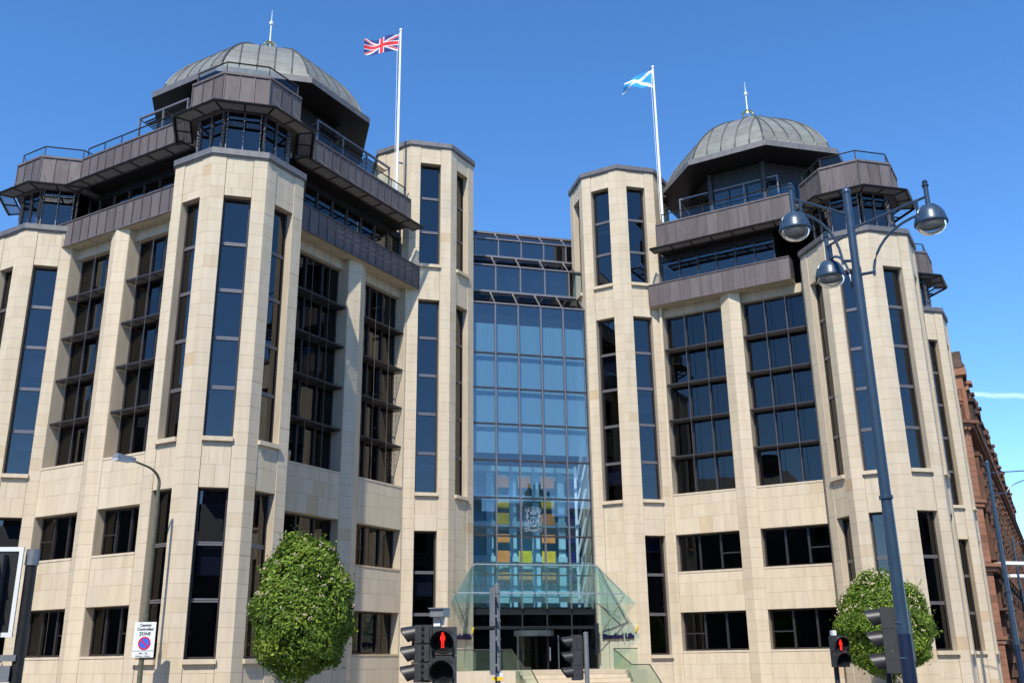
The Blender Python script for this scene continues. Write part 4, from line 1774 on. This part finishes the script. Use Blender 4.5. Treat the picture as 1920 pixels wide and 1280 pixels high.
def luminaire(e, x, y, z, r, ax):
    """hemispherical hood over a clear bowl; z is the rim height; ax: stem top height"""
    h = MB()
    h.lathe((x, y, z), [(r * 1.02, -.05), (r * 1.06, -.04), (r * 1.06, .01), (r, .05), (r * .98, .09), (r * .9, .17), (r * .72, .255), (r * .45, .31), (r * .16, .335), (r * .14, .40), (0, .40)], 28)
    hood = h.build('lantern_hood', 'lamp_blue', e, smooth=True)
    st = MB()
    for a in (0, math.pi / 2, math.pi, 1.5 * math.pi):
        st.tube([(x + r * 1.04 * math.cos(u) * math.cos(a), y + r * 1.04 * math.cos(u) * math.sin(a), z + .345 * math.sin(u)) for u in np.linspace(.1, 1.5, 9)], .014, 5)
    st.build('strap', 'lamp_blue', hood, smooth=True)
    b = MB()
    b.lathe((x, y, z - .015), [(r * .98, -.01), (r * .95, -.05), (r * .84, -.125), (r * .56, -.19), (r * .2, -.222), (0, -.227)], 28)
    b.build('bowl', 'bowl', e, smooth=True)
    i_ = MB()
    i_.lathe((x, y, z), [(0, .06), (r * .5, .055), (r * .93, .01), (r * .97, -.01)], 24)
    i_.build('reflector', 'lamp_reflector', hood, smooth=True)
    l_ = MB()
    l_.lathe((x, y, z + .0), [(0, -.07), (.09, -.06), (.13, 0), (.10, .05), (0, .06)], 14)
    l_.build('lamp_bulb', 'galvanised', e, smooth=True)
    s_ = MB()
    s_.tube([(x, y, z + .36), (x, y, ax)], .045, 10)
    s_.lathe((x, y, ax), [(.045, 0), (.062, .02), (.062, .06), (.04, .08), (.055, .11), (.03, .15), (0, .16)], 12)
    s_.build('stem', 'lamp_blue', e, smooth=True)


def tall_lamp(x, y, ztop, arms, zb, label, simple=False, rbase=.12):
    e = empty('street_lamp', (x, y, GROUND), label, 'street lamp')
    b = MB()
    b.tube([(x, y, GROUND), (x, y, zb)], rbase, 14)
    b.lathe((x, y, GROUND), [(.2, 0), (.2, .05), (rbase, .1)], 14)
    b.build('base', 'lamp_base_blue', e, smooth=True)
    p = MB()
    p.tube([(x, y, zb), (x, y, zb + 2.36), (x, y, ztop - 1.6)], rbase * .93, 14, r2=rbase * .66)
    p.tube([(x, y, ztop - 1.6), (x, y, ztop - .05)], rbase * .62, 14)
    p.lathe((x, y, ztop - .05), [(rbase * .62, 0), (rbase * .72, .02), (rbase * .72, .06), (rbase * .5, .12), (rbase * .2, .16), (0, .165)], 14)
    p.lathe((x, y, zb + 2.3), [(rbase * .8, -.04), (rbase * 1.0, -.03), (rbase * 1.0, .03), (rbase * .8, .04)], 14)
    p.build('column', 'lamp_blue', e, smooth=True)
    for (lx, ly, rim, stem, zc, r) in arms:
        d = Vector((lx - x, ly - y, 0))
        a = MB()
        z1 = stem - .18
        a.tube([(x, y, zc + .02), tuple(Vector((lx, ly, z1)))], .026, 6)
        # quarter curve rising from the column to the outer end
        pts = []
        for u in np.linspace(0, math.pi / 2, 12):
            k = .22 + .78 * (1 - math.cos(u))
            zz = (zc - 1.0) + (z1 - .32 - (zc - 1.0)) * math.sin(u)
            pts.append((x + d.x * k, y + d.y * k, zz))
        a.tube(pts, .026, 6)
        a.tube([(x, y, zc - .93), (x + d.x * .24, y + d.y * .24, zc - .93)], .03, 6)
        q = Vector((x, y, 0)) + d * .86
        a.tube([(q.x, q.y, z1 - .37), (q.x, q.y, z1 - .03)], .03, 5)
        a.build('arm', 'lamp_blue', e, smooth=True)
        luminaire(e, lx, ly, rim, r, stem)
    return e


tall_lamp(-2.39, -22.93, 10.23, [(-3.38, -22.58, 9.50, 10.33, 9.72, .285), (-1.39, -23.93, 9.24, 9.95, 9.42, .28), (-2.06, -21.59, 9.02, 9.86, 9.35, .285)], 1.99,
          'tall blue street lamp with three round lanterns before the right tower')
tall_lamp(19.6, .05, 10.1, [(22.6, -.7, 9.2, 9.95, 9.6, .3)], 2.0, 'blue street lamp beyond the right tower, arm cut by the frame edge', rbase=.13)
tall_lamp(42.3, 25.1, 9.95, [(45.3, 24.3, 9.0, 9.8, 9.5, .3)], 2.0, 'farthest blue lamp post before the red sandstone wall', rbase=.12)

# ------------------------------------------------------------------ grey lamp column and zone sign at the left
LX, LY = -16.315, -3.84
e = empty('street_lamp', (LX, LY, GROUND), 'slim dull green lamp column with one drooping head by the left tower', 'street lamp')
p = MB()
arc_ = [(LX, LY, GROUND), (LX, LY, 3.2)]
p.tube(arc_, .082, 10)
AX, AY = -R2, -R2
p.tube([(LX, LY, 3.2), (LX, LY, 7.35)] + [(LX + AX * .75 * (1 - math.cos(u)), LY + AY * .75 * (1 - math.cos(u)), 7.35 + .5 * math.sin(u)) for u in np.linspace(.1, 1.35, 8)] + [(LX + AX * 1.15, LY + AY * 1.15, 7.93)], .055, 8, r2=.035)
p.build('column', 'green_steel', e, smooth=True)
LF = Fr((LX, LY), (AX, AY), (-AY, AX))
h = MB()
h.hexa([LF.pt(1.82, -.13, 7.92), LF.pt(1.05, -.07, 7.88), LF.pt(1.05, .07, 7.88), LF.pt(1.82, .13, 7.92), LF.pt(1.76, -.09, 8.06), LF.pt(1.05, -.055, 8.02), LF.pt(1.05, .055, 8.02), LF.pt(1.76, .09, 8.06)])
hd = h.build('lamp_head', 'galvanised', e)
h = MB()
h.hexa([LF.pt(1.80, -.11, 7.83), LF.pt(1.25, -.08, 7.84), LF.pt(1.25, .08, 7.84), LF.pt(1.80, .11, 7.83), LF.pt(1.81, -.125, 7.918), LF.pt(1.22, -.085, 7.90), LF.pt(1.22, .085, 7.90), LF.pt(1.81, .125, 7.918)])
h.build('lamp_bowl', 'blind', hd)

SX, SY = -16.285, -3.99
e = empty('zone_sign', (SX, SY, 2.3), 'white parking zone plate with crossed blue roundel on the slim lamp column', 'sign')
cdir = Vector((_c, -_s, 0))
back = Vector((_s, _c, 0))
Fs = Fr((SX, SY), (cdir.x, cdir.y), (-back.x, -back.y))
b = MB()
b.fbox(Fs, -.335, .335, -.03, 0, 1.87, 2.93)
b.build('plate', 'sign_white', e)


def disc(F, a, z, r0, r1, d, name, mat, par, n=36, clip=None):
    m_ = MB()
    v = []
    for k in range(n):
        u = 2 * math.pi * k / n
        v += [F.pt(a + r0 * math.cos(u), d, z + r0 * math.sin(u)), F.pt(a + r1 * math.cos(u), d, z + r1 * math.sin(u))]
    if r0 == 0:
        m_.add([F.pt(a + r1 * math.cos(2 * math.pi * k / n), d, z + r1 * math.sin(2 * math.pi * k / n)) for k in range(n)], [tuple(range(n))])
    else:
        m_.add(v, [(2 * k, 2 * k + 1, (2 * k + 3) % (2 * n), (2 * k + 2) % (2 * n)) for k in range(n)])
    return m_.build(name, mat, par)


disc(Fs, .02, 2.29, 0, .17, .004, 'roundel', 'sign_blue', e)
disc(Fs, .02, 2.29, .155, .20, .008, 'ring', 'sign_red', e)
m_ = MB()
ca = math.radians(135)
dv = (math.cos(ca), math.sin(ca))
pv_ = (-dv[1] * .022, dv[0] * .022)
m_.add([Fs.pt(.02 + s1 * dv[0] * .165 + s2 * pv_[0], .012, 2.29 + s1 * dv[1] * .165 + s2 * pv_[1]) for s1, s2 in ((-1, -1), (1, -1), (1, 1), (-1, 1))], [(0, 1, 2, 3)])
m_.build('slash', 'sign_red', e)
m_ = MB()
m_.fbox(Fs, -.33, .33, .0, .004, 2.055, 2.07)
m_.build('divider', 'sign_black', e)
for s_, z, sz in (('Central', 2.80, .115), ('Controlled', 2.68, .115), ('ZONE', 2.535, .13), ('Mon - Sat', 1.97, .07), ('8.30 am - 5.30 pm', 1.89, .062)):
    pp = Fs.pt(.01, .006, z)
    text_obj('lettering', s_, sz, 'sign_black', pp, (Fs.t[0], Fs.t[1], 0), e, .001, .004 if sz > .1 else .001)
m_ = MB()
m_.fbox(Fs, -.05, .05, -.16, -.03, 2.7, 2.74)
m_.fbox(Fs, -.05, .05, -.16, -.03, 2.1, 2.14)
m_.build('clip', 'galvanised', e)

# ------------------------------------------------------------------ traffic signals


def man(F, a, z, h, d, par):
    """standing red figure"""
    m_ = MB()
    k = h
    pts = [(-.09, .0), (-.035, 0), (-.01, .42), (.01, .42), (.035, 0), (.09, 0), (.10, .45), (.17, .5), (.15, .76), (.07, .82), (-.07, .82), (-.15, .76), (-.17, .5), (-.10, .45)]
    m_.add([F.pt(a + x * k, d, z + y * k) for x, y in pts], [tuple(range(len(pts)))])
    m_.add([F.pt(a + .085 * k * math.cos(u), d, z + .91 * k + .085 * k * math.sin(u)) for u in np.linspace(0, 2 * math.pi, 14)[:-1]], [tuple(range(13))])
    return m_.build('red_figure', 'red_lit', par)


def visor(par, F, a, z, r, d0, depth, mat='black_plastic', n=22, start=-40, end=220, thick=.008, droop=.02):
    m_ = MB()
    v, f = [], []
    for k in range(n + 1):
        u = math.radians(start + (end - start) * k / n)
        cut = .45 + .55 * max(0., min(1., (math.sin(u) + .65) / 1.3))
        for rr in (r, r + thick):
            v += [F.pt(a + rr * math.cos(u), d0, z + rr * math.sin(u)), F.pt(a + rr * math.cos(u), d0 + depth * cut, z + rr * math.sin(u) - droop)]
    for k in range(n):
        b_ = 4 * k
        f += [(b_, b_ + 1, b_ + 5, b_ + 4), (b_ + 2, b_ + 6, b_ + 7, b_ + 3), (b_ + 1, b_ + 3, b_ + 7, b_ + 5)]
    m_.add(v, f)
    return m_.build('visor', mat, par, smooth=True)


def head(e, F, a, w, z0, z1, d0, d1, n, mat='black_plastic', lens=None, visor_depth=.14, body_mat='dark_grey_plastic', lit=None, name='signal_head'):
    """signal head with n aspects; F frame faces the road user"""
    H = (z1 - z0) / n
    b = MB()
    for k in range(n):
        b.fbox(F, a - w / 2, a + w / 2, d0, d1, z0 + k * H + .004, z0 + (k + 1) * H - .004)
    b.fbox(F, a - w / 2 + .02, a + w / 2 - .02, d0 - .03, d0, z0 + .02, z1 - .02)
    hd_ = b.build(name, body_mat, e)
    r = min(w, H) * .40 if lens is None else lens
    for k in range(n):
        zc = z0 + (k + .5) * H
        disc(F, a, zc, 0, r, d1 + .004, 'lens', 'lens_dark', hd_)
        disc(F, a, zc, r, r * 1.1, d1 + .008, 'bezel', mat, hd_)
        visor(hd_, F, a, zc, r * 1.08, d1, visor_depth, mat)
    return hd_, r


def post(e, x, y, z1, r=.055, mat='galvanised', cap=True, z0=GROUND):
    m_ = MB()
    m_.tube([(x, y, z0), (x, y, z1)], r, 12)
    if cap:
        m_.lathe((x, y, z1), [(r, 0), (r * 1.08, .01), (r * 1.08, .03), (0, .05)], 12)
    return m_.build('post', mat, e, smooth=True)


FC = lambda x, y, rot=0.: Fr((x, y), (_c * math.cos(rot) + _s * math.sin(rot), -_s * math.cos(rot) + _c * math.sin(rot)), (-_s * math.cos(rot) + _c * math.sin(rot), -_c * math.cos(rot) - _s * math.sin(rot)))

# 1: pedestrian head with detector box, side-on vehicle head
PX, PY = -11.35, -28.42
e = empty('traffic_signal', (PX, PY, GROUND), 'signal post with lit red man, a side-on head and a pale detector box', 'traffic signal', 'traffic signals at the junction')
post(e, PX, PY, 2.0, .03)
F = FC(-11.32, -28.56, -.10)
hd_, r_ = head(e, F, 0, .205, 1.44, 1.955, -.10, .05, 2, lens=.098, visor_depth=.12)
man(F, -.005, 1.765, .14, .062, hd_)
Fv = FC(-11.53, -28.50, -1.42)
hv, _r2 = head(e, Fv, 0, .15, 1.46, 1.975, -.10, .06, 3, lens=.066, visor_depth=.13)
sd = MB()
Fx = FC(-11.515, -28.575, .0)
for k in range(3):
    sd.fbox(Fx, -.05, .05, .0, .012, 1.485 + k * .163, 1.485 + k * .163 + .15)
sdo = sd.build('side_plate', 'dark_grey_plastic', hv)
kn = MB()
for k in range(9):
    z = 1.515 + k * .0535 + (k // 3) * .002
    c0 = Fx.pt(-.012, .012, z)
    kn.tube([Fx.pt(-.012, .010, z), Fx.pt(-.012, .03, z)], .014, 10)
kn.build('knobs', 'black_plastic', sdo, kind='stuff')
bk_ = MB()
bk_.tube([(PX - .02, PY, 1.9), (-11.5, -28.5, 1.9)], .012, 5)
bk_.tube([(PX - .02, PY, 1.52), (-11.5, -28.5, 1.52)], .012, 5)
bk_.build('bracket', 'black_plastic', e)
Fd = FC(-11.36, -28.5, -.25)
dt = MB()
dt.fbox(Fd, -.065, .065, -.12, .08, 2.045, 2.115)
dt.fbox(Fd, -.075, .075, -.13, .10, 2.115, 2.125)
dto = dt.build('detector_box', 'galvanised', e)
dt = MB()
dt.fbox(Fd, -.045, .02, -.03, .03, 1.96, 2.045)
dt.tube([Fd.pt(.03, 0, 1.97), Fd.pt(.045, 0, 2.05)], .016, 6)
dt.build('detector_bracket', 'white_paint', dto)

# 2: sign post with two sign backs and a yellow tag
QX, QY = -9.545, -23.345
e = empty('sign_post', (QX, QY, GROUND), 'grey round post carrying two edge-on sign plates and a yellow tag', 'sign post')
post(e, QX, QY, 2.70, .04)
Fq = FC(-9.625, -23.33, -1.33)
for z0, z1, off in ((2.13, 2.69, 0.), (1.45, 2.07, -.0)):
    m_ = MB()
    m_.fbox(Fq, -.16, .16, -.012, 0, z0, z1)
    m_.fbox(Fq, -.18, .18, -.04, -.012, z0 + .12, z0 + .15)
    m_.fbox(Fq, -.18, .18, -.04, -.012, z1 - .15, z1 - .12)
    m_.build('sign_plate', 'galvanised', e)
m_ = MB()
for z in (1.5, 1.72, 1.95, 2.2, 2.38, 2.6):
    m_.tube([(QX, QY, z), (QX - .09, QY + .02, z)], .012, 5)
    m_.lathe((QX, QY, z), [(.041, -.012), (.047, -.012), (.047, .012), (.041, .012)], 12)
m_.build('clip', 'galvanised', e)
Ft = FC(QX, QY, 0)
m_ = MB()
m_.fbox(Ft, -.085, .075, .045, .055, 1.37, 1.42)
tg = m_.build('yellow_tag', 'yellow', e)
m_ = MB()
m_.fbox(Ft, -.03, .075, .045, .056, 1.42, 1.475)
m_.build('white_tag', 'sign_white', e)

# 3: side-on three-aspect head beside a grey post
e = empty('traffic_signal', (-6.38, -17.97, GROUND), 'side-on black three-aspect signal beside a grey post before the steps', 'traffic signal', 'traffic signals at the junction')
post(e, -6.375, -17.975, 2.14, .05)
F = FC(-6.60, -17.9, -1.45)
head(e, F, 0, .26, 1.24, 2.13, -.12, .06, 3, lens=.105, visor_depth=.22)
m_ = MB()
m_.tube([(-6.375, -17.975, 1.95), (-6.56, -17.92, 1.95)], .015, 5)
m_.tube([(-6.375, -17.975, 1.4), (-6.56, -17.92, 1.4)], .015, 5)
m_.build('bracket', 'black_plastic', e)

# 4: small pedestrian head at the right
e = empty('traffic_signal', (-3.04, -21.85, GROUND), 'small pedestrian signal with red man left of the tall blue lamp', 'traffic signal', 'traffic signals at the junction')
post(e, -3.04, -21.80, 2.0, .045, 'dark_grey_plastic')
F = FC(-3.03, -21.96, .12)
hd_, r_ = head(e, F, 0, .26, 1.46, 1.99, -.12, .05, 2, lens=.112, visor_depth=.12)
man(F, 0, 1.745, .18, .062, hd_)
m_ = MB()
m_.fbox(F, -.10, -.03, -.1, 0, 1.995, 2.08)
m_.build('sensor', 'sign_white', e)

# 5: large head seen from behind, beside the lamp column
e = empty('traffic_signal', (-4.0, -24.7, GROUND), 'large dark signal head seen from its side beside the blue lamp', 'traffic signal', 'traffic signals at the junction')
post(e, -3.97, -24.66, 1.5, .045, 'black_plastic')
F = FC(-4.02, -24.79, -1.9)
head(e, F, 0, .30, 1.40, 2.33, -.12, .05, 3, lens=.115, visor_depth=.22, body_mat='dark_grey_plastic')
m_ = MB()
m_.tube([(-3.97, -24.70, 2.12), (-3.25, -24.1, 2.12)], .02, 5)
m_.tube([(-3.97, -24.70, 1.6), (-3.25, -24.1, 1.6)], .02, 5)
m_.build('bracket', 'black_plastic', e)
# board and second head behind the column
e = empty('signal_board', (-2.05, -22.6, GROUND), 'white-edged dark backing board behind the blue lamp column', 'signal board')
F = FC(-1.98, -22.56, 2.6)
m_ = MB()
m_.fbox(F, -.02, .30, -.03, .03, 1.97, 2.39)
m_.fbox(F, -.02, .28, -.03, .03, 1.54, 1.96)
m_.build('head_body', 'dark_grey_plastic', e)
F = FC(-2.11, -22.62, 1.42)
m_ = MB()
m_.fbox(F, -.22, .22, -.01, .01, 1.06, 2.52)
m_.build('board_edge', 'sign_white', e)
post(e, -1.96, -22.46, 2.0, .04, 'dark_grey_plastic')

# 6: nearest signal cut by the left frame edge
e = empty('traffic_signal', (-16.13, -22.64, GROUND), 'black signal on white-edged board cut by the left frame edge', 'traffic signal', 'traffic signals at the junction')
p = MB()
p.tube([(-16.13, -22.60, GROUND), (-16.13, -22.60, 3.0)], .078, 12)
p.build('post', 'black_plastic', e, smooth=True)
p = MB()
p.tube([(-16.13, -22.60, 3.0), (-16.13, -22.60, 3.22)], .092, 12)
p.build('post_cap', 'galvanised', e, smooth=True)
F = FC(-16.56, -22.69, .10)
m_ = MB()
m_.fbox(F, -.38, .34, -.02, 0, 2.03, 3.24)
bo = m_.build('backing_board', 'black_plastic', e)
m_ = MB()
for a0, a1, z0, z1 in ((-.38, -.33, 2.03, 3.24), (.285, .34, 2.03, 3.24), (-.33, .285, 3.18, 3.24), (-.33, .285, 2.03, 2.09)):
    m_.fbox(F, a0, a1, .0, .008, z0, z1)
m_.build('white_border', 'sign_white', bo)
head(e, F, -.02, .33, 2.13, 3.13, 0.01, .16, 3, lens=.12, visor_depth=.24)
m_ = MB()
m_.box(-16.9, -16.15, -22.7, -22.6, 1.72, 1.80)
m_.box(-16.9, -16.2, -22.72, -22.62, 1.45, 1.66)
m_.build('control_box', 'galvanised', e)

# ------------------------------------------------------------------ white van, only its roof inside the frame
e = empty('parked_van', (-17.6, -15.6, GROUND), 'white van whose roof edge just shows at the lower left', 'van')
F = Fr((-17.35, -15.2), (_c, -_s), (-_s, -_c))
GZ = GROUND - .12
v_ = MB()
pr_ = [(-.82, .35), (-.86, .9), (-.80, 1.15), (-.70, 1.72), (-.62, 1.83), (.62, 1.83), (.70, 1.72), (.80, 1.15), (.86, .9), (.82, .35)]
secs = [(0, 1.0, .0), (-.25, 1.0, .02), (-3.6, 1.0, .02), (-4.0, .97, -.25)]
rings = []
for d, k, dz in secs:
    rings.append([F.pt(a * k, d, GZ + z + (dz if z > 1.2 else 0)) for a, z in pr_])
n_ = len(pr_)
v_.add([p for r_ in rings for p in r_], [tuple(range(n_)), tuple(reversed(range(3 * n_, 4 * n_)))] + [(i * n_ + k, (i + 1) * n_ + k, (i + 1) * n_ + (k + 1) % n_, i * n_ + (k + 1) % n_) for i in range(3) for k in range(n_)])
body = v_.build('body', 'car_white', e)
w_ = MB()
w_.fbox(F, -.62, .62, .0, .012, GZ + 1.18, GZ + 1.68)
w_.build('windscreen', 'glass', e)
for a in (-.78, .78):
    for d in (-.7, -3.2):
        t_ = MB()
        c0 = F.pt(a, d, GZ + .32)
        m4 = Matrix(((F.n[0], 0, F.t[0], 0), (F.n[1], 0, F.t[1], 0), (0, 1, 0, 0), (0, 0, 0, 1)))
        t_.lathe(c0, [(0, -.1), (.2, -.1), (.31, -.09), (.32, 0), (.31, .09), (.2, .1), (0, .1)], 20, m4)
        wh = t_.build('wheel', 'rubber', e, smooth=True)
for a in (-.62, .62):
    l_ = MB()
    l_.fbox(F, a - .13, a + .13, .0, .015, GZ + .72, GZ + .9)
    l_.build('headlight', 'steel', e)

# ------------------------------------------------------------------ vapour trail
def vapour():
    m, n, l = newmat('vapour')
    n.remove(n['Principled BSDF'])
    tr = n.new('ShaderNodeBsdfTransparent')
    df = n.new('ShaderNodeBsdfDiffuse')
    df.inputs[0].default_value = (.9, .9, .92, 1)
    tl = n.new('ShaderNodeBsdfTranslucent')
    tl.inputs[0].default_value = (.9, .9, .92, 1)
    a_ = n.new('ShaderNodeAddShader')
    l.new(df.outputs[0], a_.inputs[0])
    l.new(tl.outputs[0], a_.inputs[1])
    lw = n.new('ShaderNodeLayerWeight')
    lw.inputs[0].default_value = .35
    mr = n.new('ShaderNodeMapRange')
    mr.inputs[1].default_value, mr.inputs[2].default_value = 0, 1
    mr.inputs[3].default_value, mr.inputs[4].default_value = .045, 0.
    l.new(lw.outputs['Facing'], mr.inputs[0])
    mx = n.new('ShaderNodeMixShader')
    l.new(mr.outputs[0], mx.inputs[0])
    l.new(tr.outputs[0], mx.inputs[1])
    l.new(a_.outputs[0], mx.inputs[2])
    l.new(mx.outputs[0], n['Material Output'].inputs[0])


vapour()


def ray(px, py, dist):
    u, v = (px - 960) / 1830.37, (640 - py) / 1830.37
    return CAM + (_x * u + _y * v + _f).normalized() * dist


vt = MB()
pts = [ray(px, py, 3500) for px, py in [(1700 + 20 * k, 735 + .035 * 20 * k + 1.2 * math.sin(k * 1.7)) for k in range(21)]]
for k_, r_ in enumerate((10, 8, 6, 4)):
    vt.tube([tuple(p + Vector((0, 0, (-1) ** k_ * (j % 3 - 1) * 2.0))) for j, p in enumerate(pts)], r_, 20)
vt.build('vapour_trail', 'vapour', smooth=True, kind='stuff', label='thin white vapour trail low in the sky at the right', cat='cloud')
